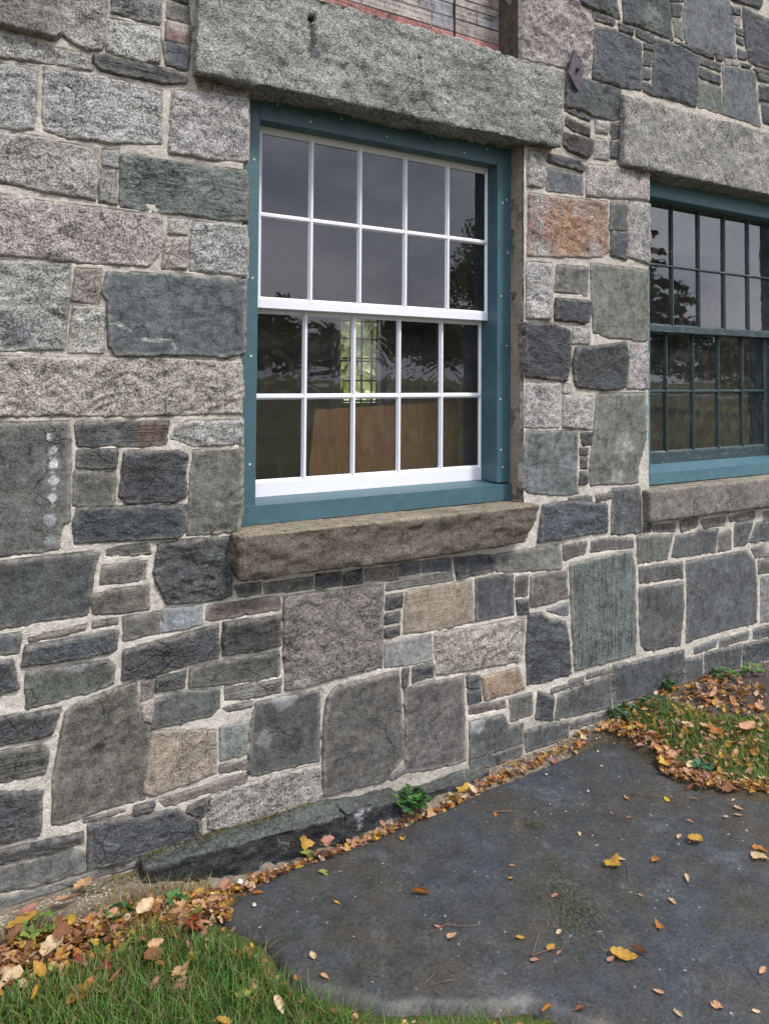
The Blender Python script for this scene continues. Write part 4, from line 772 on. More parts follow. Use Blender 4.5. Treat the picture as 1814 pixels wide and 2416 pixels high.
gl=sstep(-.16,-.3,B+.07*nn-.0*A)*sstep(1.35,.9,A+.2*nn-(B+.3)*.75*-1)*near
C=mixin(C,np.clip(gl,0,1),turf)
RP=[(2.72,.02),(2.62,-.12),(2.62,-.35),(2.60,-.46),(2.78,-.74),(3.6,-.9),(3.55,-.5),(3.2,-.34),(3.02,-.26),(3.0,-.06)]
Sr=np.full(A.shape,-5.); Sr[near]=polysd(A[near],B[near],RP)
pth=sstep(2.7,3.0,A)*near*(Sr<.0); C=mixin(C,pth*sstep(0,-.05,Sr)*sstep(.02,-.06,B),blk)
C=mixin(C,sstep(-.02,.03,Sr+.02*n2),turf*.9)
C=mixin(C,sstep(-1.9,-2.6,B+.3*nn)*1.,field)
C=mixin(C,(B>5.3).astype(float),lawn)
C=mixin(C,sstep(-5,-9,B)*sstep(.0,.25,fbm(Q,.35,3,9)),np.array(lin('59602f')))
G_=mesh('ground',np.stack([A,B,Z],-1),gridfaces(*shp),M['ground'],cols=C); tag(G_,kind='structure')
mb=MB(); mb.box(-400,400,-52,-47,-.02,.03,.01); r_=mb.build('road',simple('asphalt','77797c',.9,.1,3)); tag(r_,kind='structure')
# ------------------------------------------------------------------ flagstone slab
def slab_mat():
    m,nt,b=newmat('slab_slate'); t=mapped(nt,(1,1,1)); n0=noise(nt,t,2.3,5,.65,.1); n1=noise(nt,t,14,6,.7,0.); n2=noise(nt,t,75,4,.75); n3=noise(nt,t,210,2,.7)
    c=mixc(nt,mrange(nt,n0,.4,.62,0,1),lin('34383d'),lin('393733')); c=mixc(nt,mrange(nt,noise(nt,t,3.1,4,.6),.56,.7,0,.4),c,lin('463d31')); c=mixc(nt,mrange(nt,noise(nt,t,2.7,6,.75,.1),.55,.66,0,.55),c,lin('34372a')); c=mixc(nt,mrange(nt,noise(nt,t,4.3,6,.78,.1),.56,.74,0,.55),c,lin('676a6e'))
    f=math_(nt,'ADD',math_(nt,'ADD',mrange(nt,n1,.3,.7,-.22,.22),mrange(nt,n2,.36,.64,-.3,.3)),mrange(nt,n3,.38,.62,.8,1.2))
    c=scalec(nt,c,f); c=mixc(nt,mrange(nt,noise(nt,t,60,1,.4),.75,.80,0,.7),c,(.34,.34,.34)); c=mixc(nt,mrange(nt,noise(nt,t,130,1,.4),.77,.81,0,.5),c,(.3,.28,.26))
    e_=N(nt,'ShaderNodeAttribute',_attribute_name='edge'); c=mixc(nt,math_(nt,'MULTIPLY',e_.outputs['Fac'],mrange(nt,n1,.35,.65,.2,1)),c,lin('645c51'))
    L(nt,c,b.inputs['Base Color']); L(nt,mrange(nt,n1,.3,.7,.38,.6),b.inputs['Roughness']); b.inputs['Specular IOR Level'].default_value=.5
    bump(nt,b,math_(nt,'ADD',math_(nt,'MULTIPLY',n2,1.1),math_(nt,'ADD',math_(nt,'MULTIPLY',n3,.3),math_(nt,'MULTIPLY',n1,1.6))),.4,.005); return m
g=.012; xs=np.arange(.70,2.92,g); ys=np.arange(-1.74,-.04,g); A,B=np.meshgrid(xs,ys,indexing='ij'); shp=A.shape;A=A.ravel();B=B.ravel();Q=np.stack([A,B,np.zeros_like(A)],-1)
S=polysd(A,B,SLAB)+.014*fbm(Q,8,4,1)+.004*fbm(Q,50,2,1)
h=.012+.004*fbm(Q,3,3,4)+.0022*fbm(Q,16,4,5)-.0018*sstep(.22,.26,fbm(Q,6,3,15))-.055*sstep(.022,-.006,S)
V=np.stack([A,B,h],-1); edg=sstep(.05,-.005,S+.07*fbm(Q,7,4,21))*sstep(-.45,-.8,B)*.7
r_=compact(V,gridfaces(*shp,keep=S>-.014),edg)
sl_=mesh('flagstone',r_[0],r_[1],slab_mat(),edge=r_[2]); tag(sl_,'large dark grey flagstone lying flat at the foot of the wall','flagstone')
# ------------------------------------------------------------------ ledge stones at the wall foot
def ledge(x0,x1,ya,yb,za,zc,label,seed,color,sp=()):
    """footing stone: hewn block whose front runs from ya to yb"""
    o=block('footing_stone',[(x0,-1.68),(x1,-1.68),(x1,zc),(x0,za)],-.1,.03,M['d'],None,color,.008,.024,.008,6,seed,topcol='474b47',dress=.3,sp=sp)
    me=o.data; n=len(me.vertices); a=np.zeros(n*3); me.vertices.foreach_get('co',a); a=a.reshape(-1,3); f=(.03-a[:,1])/.13; t_=(a[:,0]-x0)/(x1-x0)
    a[:,1]+=f*((ya+(yb-ya)*t_)+.1); me.vertices.foreach_set('co',a.ravel()); me.update(); tag(o,label,'footing stone','dark footing stones along the wall'); return o
ledge(.603,1.277,-.083,-.118,-1.476,-1.492,'long black footing stone with a sharp left end and dry moss along its back',1,'2d3133')
ledge(1.271,1.53,-.118,-.085,-1.488,-1.52,'short black footing stone with white lime runs, just right of the long one',2,'33383c',sp=[(1.33,-1.50,.02,'8f9294'),(1.335,-1.53,.01,'8f9294'),(1.335,-1.555,.009,'8f9294'),(1.37,-1.50,.012,'84888a')])
ledge(1.525,1.95,-.092,-.05,-1.525,-1.548,'low rounded footing stone behind the green weed',3,'3f4447')
# ------------------------------------------------------------------ leaves
LC={'orange':'a36c34','gold':'a98338','tan':'b58e6c','pale':'c0a986','brown':'7a5238','pink':'a57664','red':'7c372c','yellow':'b7983f','green':'7e843e'}
def leaf_data(kind,c,seed,curl=1.):
    r=random.Random(seed); C0=np.array(lin(LC[c])); V=[];F=[];Cl=[]
    if kind=='oval' or kind=='roll':
        nu,nv=9,5; k=r.uniform(.5,1.3)*curl; cup=(1.6 if kind=='roll' else .55)*r.uniform(.7,1.2)*curl; tw=r.uniform(-.5,.5)
        wd=r.uniform(.26,.36)
        for i in range(nu):
            t=i/(nu-1); w_=wd*(math.sin(math.pi*min(1,t**.8))**.75+.01)*(1+(.12 if i%2 else -.06)); 
            for j in range(nv):
                s_=(j/(nv-1)*2-1); a=s_*cup*1.3
                yy=w_*math.sin(a)/(cup*1.3); zz=w_*(1-math.cos(a))/(cup*1.3)+.02*r.uniform(-1,1)
                yy,zz=yy*math.cos(tw*t)-zz*math.sin(tw*t),yy*math.sin(tw*t)+zz*math.cos(tw*t)
                V.append((t-.5,yy,zz+.35*k*(t-.5)**2+.02)); f=.74+.35*r.random()+(.2 if j==2 else 0)+(.12 if i%2 else -.06)-(.2 if j in(0,4) and r.random()<.5 else 0); Cl.append(C0*f)
        F=[(i*nv+j,(i+1)*nv+j,(i+1)*nv+j+1,i*nv+j+1) for i in range(nu-1) for j in range(nv-1)]
    else:
        n=30; V.append((0,0,.02)); Cl.append(C0*1.1); k=r.uniform(.2,.7)*curl; ph=r.uniform(0,6)
        for ring,fr in ((1,.35),(2,.7),(3,1.)):
            for i in range(n):
                a=i/n*2*math.pi-math.pi; lob=.30+.22*max(0,math.cos(a*2.5))**1.2*(1 if abs(a)<2.3 else .4)+(.05 if i%2 else 0); 
                if abs(a)>2.85: lob*=.5
                R=lob*(fr if ring<3 else 1.)*(1 if ring==3 else .95)
                V.append((R*math.cos(a),R*math.sin(a),.02+k*R*R*1.6*(1+.8*math.sin(3*a+ph))+.02*r.random())); Cl.append(C0*(.75+.4*r.random()))
        for i in range(n):
            j=(i+1)%n; F.append((0,1+i,1+j)); F.append((1+i,1+n+i,1+n+j,1+j)); F.append((1+n+i,1+2*n+i,1+2*n+j,1+n+j))
    # stalk
    b=len(V); sx=-.5 if kind!='maple' else -.14
    pts=[(sx,0,.06),(sx-.16,.03*r.uniform(-1,1),.05),(sx-.32,.08*r.uniform(-1,1),.07+.1*r.random())]
    for p in pts:
        for dy,dz in ((-.009,0),(.009,0),(0,.015)): V.append((p[0],p[1]+dy,p[2]+dz)); Cl.append(C0*1.15)
    for i in range(2):
        for k_ in range(3): F.append((b+i*3+k_,b+i*3+(k_+1)%3,b+(i+1)*3+(k_+1)%3,b+(i+1)*3+k_))
    return np.array(V),F,np.clip(np.array(Cl),0,1)
PROTO={}
def leaf(kind,c,x,y,size,label,group=None,rz=None,z=None,tilt=.25,flip=False,var=0):
    key=(kind,c,var)
    if key not in PROTO:
        V,F,Cl=leaf_data(kind,c,hash((len(kind),len(c),var))%999+len(PROTO)); o=mesh('fallen_leaf',V,F,M['leaf'],cols=Cl); PROTO[key]=o
    else: o=PROTO[key].copy(); col.objects.link(o)
    on_slab=polysd(np.array([x]),np.array([y]),SLAB)[0]>0
    zz=z if z is not None else (.014 if on_slab else float(zg(x,y))+.004)
    o.location=(x,y,zz+size*.03); o.rotation_euler=(random.uniform(-tilt,tilt)+(math.pi if flip else 0),random.uniform(-tilt,tilt),rz if rz is not None else random.uniform(0,6.3)); o.scale=(size,)*3
    if flip: o.location.z+=size*.12
    for k_ in ('label','group'): 
        if k_ in o: del o[k_]
    tag(o,label,'leaf',group); return o
nleaf=0
leaf('roll','orange',1.314,-0.507,0.055,'orange brown folded leaf with its stalk standing up in the middle of the flagstone',None,rz=2.6,var=0)
leaf('maple','gold',1.918,-0.709,0.07,'flat golden brown leaf with dark spots on the flagstone',None,rz=0.4,tilt=0.05,var=1)
leaf('oval','pale',1.961,-0.705,0.028,'small pale oval leaf touching the spotted golden leaf',None,rz=-0.8,tilt=0.05,var=2)
leaf('oval','gold',2.255,-0.763,0.075,'ribbed golden leaf with pale stalk at the right of the flagstone',None,rz=0.2,var=0)
leaf('roll','pale',2.226,-0.722,0.03,'curled pale leaf touching the ribbed golden leaf',None,rz=0.2,var=1)
leaf('maple','pale',2.353,-0.925,0.075,'large pale leaf at the right edge of the photo on the flagstone',None,rz=1.0,var=2)
leaf('maple','orange',2.397,-0.91,0.055,'orange leaf behind the large pale leaf at the right edge',None,rz=2.0,var=0)
leaf('oval','gold',1.643,-0.995,0.075,'spotted yellow brown leaf low on the flagstone',None,rz=-0.9,tilt=0.08,var=1)
leaf('roll','brown',1.692,-1.005,0.05,'rolled brown leaf just above the spotted yellow brown leaf',None,rz=-0.9,var=2)
leaf('oval','pink',1.605,-0.985,0.03,'round pinkish leaf touching the spotted yellow brown leaf',None,rz=0.1,tilt=0.05,var=0)
leaf('maple','orange',1.817,-0.971,0.03,'small bright orange leaf right of centre on the flagstone',None,var=1)
leaf('oval','tan',1.29,-0.702,0.035,'flat oval tan leaf alone near the centre of the flagstone',None,rz=0.1,tilt=0.03,var=2)
leaf('maple','green',1.108,-0.279,0.035,'crumpled green brown leaf near the left back of the flagstone',None,var=0)
leaf('maple','yellow',1.755,-0.136,0.06,'yellow leaf in the leaf row right of the green weed',None,rz=0.3,z=0.03,var=1)
leaf('maple','gold',1.092,-0.162,0.06,'pointed yellow leaf standing up against the footing stone',None,rz=0.3,z=0.05,tilt=1.2,var=2)
leaf('maple','pink',1.17,-0.171,0.065,'pink brown curled leaf in the row beside the pointed yellow leaf',None,rz=0.3,z=0.03,var=0)
leaf('oval','gold',2.794,0.046,0.08,'long ochre leaf leaning against the wall above the red leaf',None,rz=2.2,z=0.12,tilt=1.1,var=1)
leaf('maple','red',2.705,-0.081,0.05,'dark red leaf at the corner of the grass patch',None,rz=0.2,z=0.07,var=2)
leaf('maple','orange',2.667,-0.032,0.05,'orange leaf just left of the dark red leaf',None,rz=0.2,z=0.07,var=0)
leaf('oval','tan',3.049,-0.43,0.11,'long pale tan leaf lying on the grass at the right edge',None,rz=0.1,z=0.075,var=1)
leaf('maple','pink',0.285,-0.096,0.065,'large pink brown leaf at the far left of the leaf drift',None,rz=0.6,z=0.075,var=2)
leaf('oval','gold',0.269,-0.133,0.085,'long ochre leaf edge on at the far left',None,rz=0.0,z=0.07,var=0)
leaf('maple','brown',0.239,-0.184,0.06,'brown leaf at the left edge above the grass',None,rz=0.6,z=0.075,var=1)
leaf('maple','brown',0.35,-0.244,0.06,'broad brown lobed leaf standing in the grass',None,rz=1.9,z=0.09,tilt=0.7,var=2)
leaf('oval','pale',0.329,-0.262,0.08,'large pale brown leaf behind the broad brown leaf',None,rz=0.8,z=0.07,var=0)
leaf('maple','tan',0.438,-0.066,0.07,'broad pinkish tan leaf near the wall at the left',None,rz=0.6,z=0.08,var=1)
leaf('oval','tan',0.385,-0.114,0.075,'folded pink tan leaf left of centre in the leaf drift',None,rz=0.3,z=0.08,var=2)
leaf('oval','pale',0.565,-0.259,0.06,'long pale ribbed leaf at the top of the green grass',None,rz=0.5,z=0.085,var=0)
leaf('maple','tan',0.589,-0.514,0.055,'crumpled pink tan leaf standing in the green grass',None,rz=0.5,z=0.065,var=1)
leaf('maple','pink',0.58,-0.545,0.045,'smaller crumpled leaf just below the pink tan one in the grass',None,rz=0.9,z=0.06,var=2)
leaf('oval','brown',0.545,-0.42,0.07,'dark olive brown leaf half sunk in the grass',None,rz=0.5,z=0.06,var=0)
leaf('roll','tan',0.337,-0.348,0.045,'small peach curled leaf in the grass',None,rz=1.4,z=0.06,var=1)
leaf('oval','orange',0.365,-0.451,0.08,'long curved amber leaf at the bottom left of the grass',None,rz=0.5,z=0.06,var=2)
leaf('maple','pink',0.808,-0.208,0.05,'salmon pink leaf beside the white pebble',None,rz=0.5,z=0.03,var=0)
leaf('oval','gold',0.739,-0.187,0.035,'yellow leaf in front of the footing stone left end',None,rz=0.1,z=0.03,var=1)
leaf('oval','brown',0.902,-0.195,0.05,'olive brown leaf against the footing stone',None,rz=0.6,z=0.03,var=2)
leaf('oval','pale',2.63,-0.464,0.05,'pale straw coloured leaf on top of the pile at the slab corner',None,rz=0.1,z=0.04,var=0)
leaf('roll','brown',2.525,-0.539,0.05,'thin curled brown leaf on the flagstone below the leaf pile',None,rz=0.1,var=1)
leaf('oval','gold',1.08,-0.419,0.022,'small golden oval leaf on bare flagstone, left back part','small leaves scattered on the flagstone',var=2)
leaf('oval','pink',1.278,-0.649,0.02,'small pinkish oval leaf on bare flagstone, left middle part','small leaves scattered on the flagstone',var=0)
leaf('roll','brown',1.297,-0.66,0.014,'small brown rolled up leaf on bare flagstone, left middle part','small leaves scattered on the flagstone',var=1)
leaf('oval','pale',0.928,-0.568,0.028,'small pale straw oval leaf on bare flagstone, left middle part','small leaves scattered on the flagstone',var=2)
leaf('roll','tan',0.923,-0.65,0.026,'small tan rolled up leaf on bare flagstone, left middle part','small leaves scattered on the flagstone',var=0)
leaf('oval','orange',0.859,-0.615,0.018,'small orange oval leaf on bare flagstone, left middle part','small leaves scattered on the flagstone',var=1)
leaf('maple','gold',1.415,-0.255,0.022,'small golden lobed leaf on bare flagstone, centre back part','small leaves scattered on the flagstone',var=2)
leaf('maple','orange',1.774,-0.303,0.02,'small orange lobed leaf on bare flagstone, centre back part','small leaves scattered on the flagstone',var=0)
leaf('roll','orange',0.895,-0.264,0.035,'small orange rolled up leaf on bare flagstone, left back part','small leaves scattered on the flagstone',var=1)
leaf('roll','orange',1.01,-0.16,0.03,'small orange rolled up leaf on bare flagstone, left back part','small leaves scattered on the flagstone',var=2)
leaf('oval','pink',2.26,-0.463,0.03,'small pinkish oval leaf on bare flagstone, right back part','small leaves scattered on the flagstone',var=0)
leaf('oval','yellow',2.381,-0.546,0.03,'small yellow oval leaf on bare flagstone, right middle part','small leaves scattered on the flagstone',var=1)
leaf('roll','tan',2.335,-0.682,0.025,'small tan rolled up leaf on bare flagstone, right middle part','small leaves scattered on the flagstone',var=2)
leaf('oval','tan',2.555,-0.718,0.035,'small tan oval leaf on bare flagstone, right middle part','small leaves scattered on the flagstone',var=0)
leaf('oval','tan',2.516,-0.742,0.028,'small tan oval leaf on bare flagstone, right middle part','small leaves scattered on the flagstone',var=1)
leaf('roll','pale',2.589,-0.674,0.02,'small pale straw rolled up leaf on bare flagstone, right middle part','small leaves scattered on the flagstone',var=2)
leaf('oval','pale',2.47,-0.726,0.02,'small pale straw oval leaf on bare flagstone, right middle part','small leaves scattered on the flagstone',var=0)
leaf('oval','tan',2.167,-0.554,0.022,'small tan oval leaf on bare flagstone, right middle part','small leaves scattered on the flagstone',var=1)
leaf('oval','pink',2.138,-0.504,0.014,'small pinkish oval leaf on bare flagstone, right middle part','small leaves scattered on the flagstone',var=2)
leaf('roll','pink',1.799,-0.385,0.018,'small pinkish rolled up leaf on bare flagstone, centre back part','small leaves scattered on the flagstone',var=0)
leaf('oval','pink',1.899,-0.46,0.014,'small pinkish oval leaf on bare flagstone, centre back part','small leaves scattered on the flagstone',var=1)
leaf('oval','pale',1.948,-0.536,0.018,'small pale straw oval leaf on bare flagstone, right middle part','small leaves scattered on the flagstone',var=2)
leaf('maple','orange',2.052,-0.763,0.036,'small orange lobed leaf on bare flagstone, right middle part','small leaves scattered on the flagstone',var=0)
leaf('roll','pale',2.063,-0.873,0.032,'small pale straw rolled up leaf on bare flagstone, right front part','small leaves scattered on the flagstone',var=1)
leaf('oval','pink',1.654,-0.723,0.026,'small pinkish oval leaf on bare flagstone, centre middle part','small leaves scattered on the flagstone',var=2)
leaf('oval','tan',1.876,-0.854,0.02,'small tan oval leaf on bare flagstone, centre front part','small leaves scattered on the flagstone',var=0)
leaf('roll','pale',1.936,-0.919,0.03,'small pale straw rolled up leaf on bare flagstone, centre front part','small leaves scattered on the flagstone',var=1)
leaf('roll','tan',1.635,-0.551,0.022,'small tan rolled up leaf on bare flagstone, centre middle part','small leaves scattered on the flagstone',var=2)
leaf('oval','gold',1.593,-0.593,0.018,'small golden oval leaf on bare flagstone, centre middle part','small leaves scattered on the flagstone',var=0)
leaf('oval','gold',1.451,-0.801,0.025,'small golden oval leaf on bare flagstone, centre middle part','small leaves scattered on the flagstone',var=1)
leaf('oval','pale',1.557,-0.84,0.02,'small pale straw oval leaf on bare flagstone, centre middle part','small leaves scattered on the flagstone',var=2)
leaf('oval','gold',1.496,-0.873,0.032,'small golden oval leaf on bare flagstone, centre front part','small leaves scattered on the flagstone',var=0)
leaf('oval','pink',1.505,-0.897,0.02,'small pinkish oval leaf on bare flagstone, centre front part','small leaves scattered on the flagstone',var=1)
leaf('oval','pink',1.427,-0.883,0.027,'small pinkish oval leaf on bare flagstone, centre front part','small leaves scattered on the flagstone',var=2)
leaf('oval','tan',1.625,-1.124,0.028,'small tan oval leaf on bare flagstone, centre front part','small leaves scattered on the flagstone',var=0)
leaf('maple','tan',1.713,-1.225,0.035,'small tan lobed leaf on bare flagstone, centre front part','small leaves scattered on the flagstone',var=1)
leaf('roll','pale',1.612,-1.192,0.028,'small pale straw rolled up leaf on bare flagstone, centre front part','small leaves scattered on the flagstone',var=2)
leaf('oval','tan',1.916,-1.216,0.03,'small tan oval leaf on bare flagstone, centre front part','small leaves scattered on the flagstone',var=0)
leaf('oval','pale',1.782,-1.285,0.022,'small pale straw oval leaf on bare flagstone, centre front part','small leaves scattered on the flagstone',var=1)
leaf('roll','orange',1.345,-1.017,0.034,'small orange rolled up leaf on bare flagstone, left front part','small leaves scattered on the flagstone',var=2)
leaf('roll','brown',1.413,-1.06,0.034,'small brown rolled up leaf on bare flagstone, left front part','small leaves scattered on the flagstone',var=0)
leaf('oval','pale',2.36,-0.251,0.016,'small pale straw oval leaf on bare flagstone, right back part','small leaves scattered on the flagstone',var=1)
leaf('roll','pink',2.473,-0.594,0.024,'small pinkish rolled up leaf on bare flagstone, right middle part','small leaves scattered on the flagstone',var=2)

# litter: the larger leaves one by one, the crumbs as one carpet
def seam_pt(r):
    t=r.random(); L_=[(.62,-.24),(.78,-.205),(.95,-.165),(1.2,-.15),(1.45,-.135),(1.7,-.115),(1.98,-.085),(2.25,-.07),(2.5,-.055)]
    i=r.randrange(len(L_)-1) if r.random()>.35 else r.choice((0,1,1,2,5,6)); u=r.random(); a,b=L_[i],L_[i+1]
    return a[0]+(b[0]-a[0])*u,a[1]+(b[1]-a[1])*u+r.gauss(0,.02)
def left_pt(r):
    x=r.uniform(.12,.80); y=-.165-.05*r.random()-abs(r.gauss(0,.075)); y-= .05*max(0,(x-.5)); 
    return x,y
def right_pt(r):
    L_=[(2.60,-.06),(2.64,-.16),(2.66,-.30),(2.59,-.42),(2.60,-.50),(2.68,-.62),(2.80,-.70),(2.95,-.76)]
    i=r.randrange(len(L_)-1); u=r.random(); a,b=L_[i],L_[i+1]; return a[0]+(b[0]-a[0])*u+r.gauss(0,.025)-.012,a[1]+(b[1]-a[1])*u+abs(r.gauss(0,.015))
def patch_pt(r): return r.uniform(2.66,3.5),r.uniform(-.6,.0)-.0
def front_pt(r):
    L_=[(.80,-.44),(.82,-.6),(.88,-.72),(1.0,-.84),(1.12,-.92),(1.26,-1.0),(1.36,-1.1)]
    i=r.randrange(len(L_)-1); u=r.random(); a,b=L_[i],L_[i+1]; return a[0]+(b[0]-a[0])*u-abs(r.gauss(0,.03)),a[1]+(b[1]-a[1])*u-abs(r.gauss(0,.03))
def lawn_pt(r): return r.uniform(.2,.8),r.uniform(-.75,-.35)
rl=random.Random(21)
CWN={'orange':'orange','gold':'golden','tan':'tan','pale':'pale straw','brown':'brown','pink':'pinkish','red':'dark red','yellow':'yellow','green':'olive green'}
ZONES=[(seam_pt,70,(.018,.05),'in the row behind the flagstone','leaves along the back of the flagstone',.012),
 (left_pt,70,(.025,.06),'in the drift at the left foot of the wall','leaves drifted at the left foot of the wall',.014),
 (right_pt,50,(.03,.06),'piled along the right edge of the flagstone','leaves along the right edge of the flagstone',.012),
 (patch_pt,34,(.03,.06),'scattered in the weedy grass at the right','leaves scattered in the right grass',.02),
 (front_pt,22,(.025,.05),'at the sandy front edge of the flagstone','leaves at the front edge of the flagstone',.01),
 (lawn_pt,14,(.03,.06),'sunk in the green grass at the bottom left','leaves in the bottom left grass',.045)]
cw=['tan']*7+['orange']*3+['gold']*3+['pale']*3+['brown']*7+['pink']*3+['red']+['yellow']+['green']
for fn,n,(a,b),lab,grp,lift in ZONES:
    for k in range(n):
        x,y=fn(rl); kd=rl.choice(('oval','oval','roll','maple')); s_=rl.uniform(a,b)*(1.25 if kd=='maple' else 1)
        cc=rl.choice(cw); szw='tiny' if s_<.028 else ('small' if s_<.045 else 'large'); lb='%s %s %s leaf %s'%(szw,CWN[cc],{'oval':'oval','roll':'rolled up','maple':'lobed'}[kd],lab)
        leaf(kd,cc,x,y,s_,lb,grp,rz=rl.uniform(0,6.3),z=(float(zg(x,y))+lift*rl.random()+.004),tilt=.55,flip=rl.random()<.35,var=rl.randrange(3))
V=[];F=[];Cl=[];b=0
base=[leaf_data(k_,c_,50+i) for i,(k_,c_) in enumerate([('oval','tan'),('oval','orange'),('roll','tan'),('maple','gold'),('oval','pale'),('roll','brown'),('oval','gold'),('maple','pink'),('oval','brown')])]
for fn,n,sz in ((seam_pt,700,.024),(left_pt,900,.03),(right_pt,700,.03),(patch_pt,700,.034),(front_pt,260,.02),(lambda r:(r.uniform(.15,.75),-.19+r.gauss(0,.03)),60,.02)):
    for k in range(n):
        x,y=fn(rl); v,f,c=rl.choice(base); s_=sz*rl.uniform(.4,1.2); M_=Matrix.Rotation(rl.uniform(0,6.3),3,'Z')@Matrix.Rotation(rl.uniform(-.8,.8),3,'X')@Matrix.Rotation(rl.uniform(-.8,.8),3,'Y')
        V.append(v@np.array(M_).T*s_+np.array([x,y,float(zg(x,y))+.006+.01*rl.random()])); F+=[tuple(i+b for i in q) for q in f]; Cl.append(c*rl.uniform(.7,1.1)); b+=len(v)
o=mesh('leaf_litter',np.concatenate(V),F,M['leaf'],cols=np.concatenate(Cl)); tag(o,'carpet of small broken dry leaves along the wall and flagstone edges','leaf litter',kind='stuff')
# ------------------------------------------------------------------ grass
def blades(name,pts,hts,label,cols_,wid=.0016,bend=.5,seed=1):
    r=np.random.RandomState(seed); n=len(pts); P=np.array(pts); h=np.array(hts)*r.uniform(.5,1.25,n); a=r.uniform(0,2*np.pi,n); w_=wid*r.uniform(.7,1.4,n)
    dx,dy=np.cos(a),np.sin(a); bx,by=-dy,dx; bd=bend*h*r.uniform(.1,1.3,n)
    lv=[0,.4,.75,1.]; V=[]
    for t in lv:
        cx=P[:,0]+bx*bd*t*t; cy=P[:,1]+by*bd*t*t; cz=P[:,2]+h*t*(1-.25*t*bend)
        ww=w_*(1-t)**.6 if t<1 else w_*0
        V.append(np.stack([cx-dx*ww,cy-dy*ww,cz],-1)); V.append(np.stack([cx+dx*ww,cy+dy*ww,cz],-1))
    V=np.stack(V,1).reshape(-1,3); b=(np.arange(n)*8)[:,None]
    F=np.concatenate([b+np.array([[0,1,3,2]]),b+np.array([[2,3,5,4]]),b+np.array([[4,5,7,6]])])
    C=np.array([lin(c) for c in cols_]); ci=C[r.randint(0,len(C),n)]*r.uniform(.7,1.25,(n,1)); C8=np.repeat(ci,8,0)
    o=mesh(name,V,F,M['grass'],cols=C8,smooth=False); return tag(o,label,'grass',kind='stuff')
r=np.random.RandomState(4)
def scatter(n,x0,x1,y0,y1,cond):
    out=[]
    while len(out)<n:
        X=r.uniform(x0,x1,n);Y=r.uniform(y0,y1,n); Qn=np.stack([X,Y,np.zeros(n)],-1); k=cond(X,Y,fbm(Qn,7,3,9)); 
        for x,y in zip(X[k],Y[k]):
            out.append((x,y,float(zg(x,y))))
    return out[:n]
GC=['38601c','447024','2a4a18','527d2c','3f6222','5f6a33','766f42']
slabout=lambda X,Y,m=-.015: polysd(X,Y,SLAB)<m
pts=scatter(38000,-.25,1.5,-1.5,-.28,lambda X,Y,nz_:(slabout(X,Y))&(Y<-.33+.10*nz_+.02*r.randn(len(X))-.05*np.clip(X-.45,0,1))&(polysd(X,Y,[(-1,-.2),(.6,-.2),(.78,-.45),(.80,-.62),(.95,-.85),(1.25,-1.05),(1.45,-1.35),(1.5,-2),(-1,-2)])+.03*nz_>0))
blades('grass',pts,[.035+.035*min(1,max(0,(-.35-p[1])/.3)) for p in pts],'thick green grass at the bottom left',GC,.0016,.85,1)
pts=scatter(7500,-.2,1.5,-1.4,-.08,lambda X,Y,nz_:slabout(X,Y)&(nz_>-.1)&(Y<-.1-.0*X)&(X<.85-Y*.0))
blades('dry_grass',pts,[.045]*len(pts),'thin dry grass among the leaves at the left',['8a7a45','9a8a55','6a6a38','7c7040'],.001,1.1,2)
pts=scatter(8000,2.5,3.9,-1.0,.0,lambda X,Y,nz_:slabout(X,Y)&(polysd(X,Y,RP)+.03*nz_>.02)&(X>2.68+.05*nz_))
blades('grass',pts,[.032]*len(pts),'patchy green grass at the right of the flagstone',['4b6a2a','587a32','3d5a25','6f7f3c','847d45'],.0017,.9,3)
pts=scatter(900,1.2,2.9,-1.75,-.85,lambda X,Y,nz_:slabout(X,Y,-.0)&(Y<-.9))
blades('dry_grass',pts,[.02]*len(pts),'short dry grass along the front edge of the flagstone',['8a7a45','9a8a55','6a6a38'],.001,1.1,5)
# withered strands on the footing stone and tufts on the slab
P_=[(x,y,-1.478+EZ) for x,y in zip(r.uniform(.62,1.2,420),-.005-np.abs(r.randn(420))*.014)]+[(x,y,-1.49+EZ-.02) for x,y in zip(r.uniform(.42,.6,160),-.03-np.abs(r.randn(160))*.03)]
blades('dry_moss',P_,[.014]*len(P_),'dry mossy strands along the back of the long black footing stone',['6e6a3a','7d7443','5a5a30','4e5028'],.0012,2.6,6)
P_=[]
for cx_,cy_,n_,s_ in ((1.86,-.43,130,.02),(1.84,-.40,70,.012),(1.66,-.78,520,.05),(1.62,-.87,260,.05),(1.70,-.70,200,.03),(1.78,-.62,60,.03)):
    P_+=[(cx_+a*s_,cy_+b*s_,.014) for a,b in r.randn(n_,2)]
blades('dead_grass_tuft',P_,[.011]*len(P_),'dark withered grass tufts stuck flat on the flagstone',['4d4f38','5c5d42','6a6a50','3c3f2c'],.0009,2.2,7)
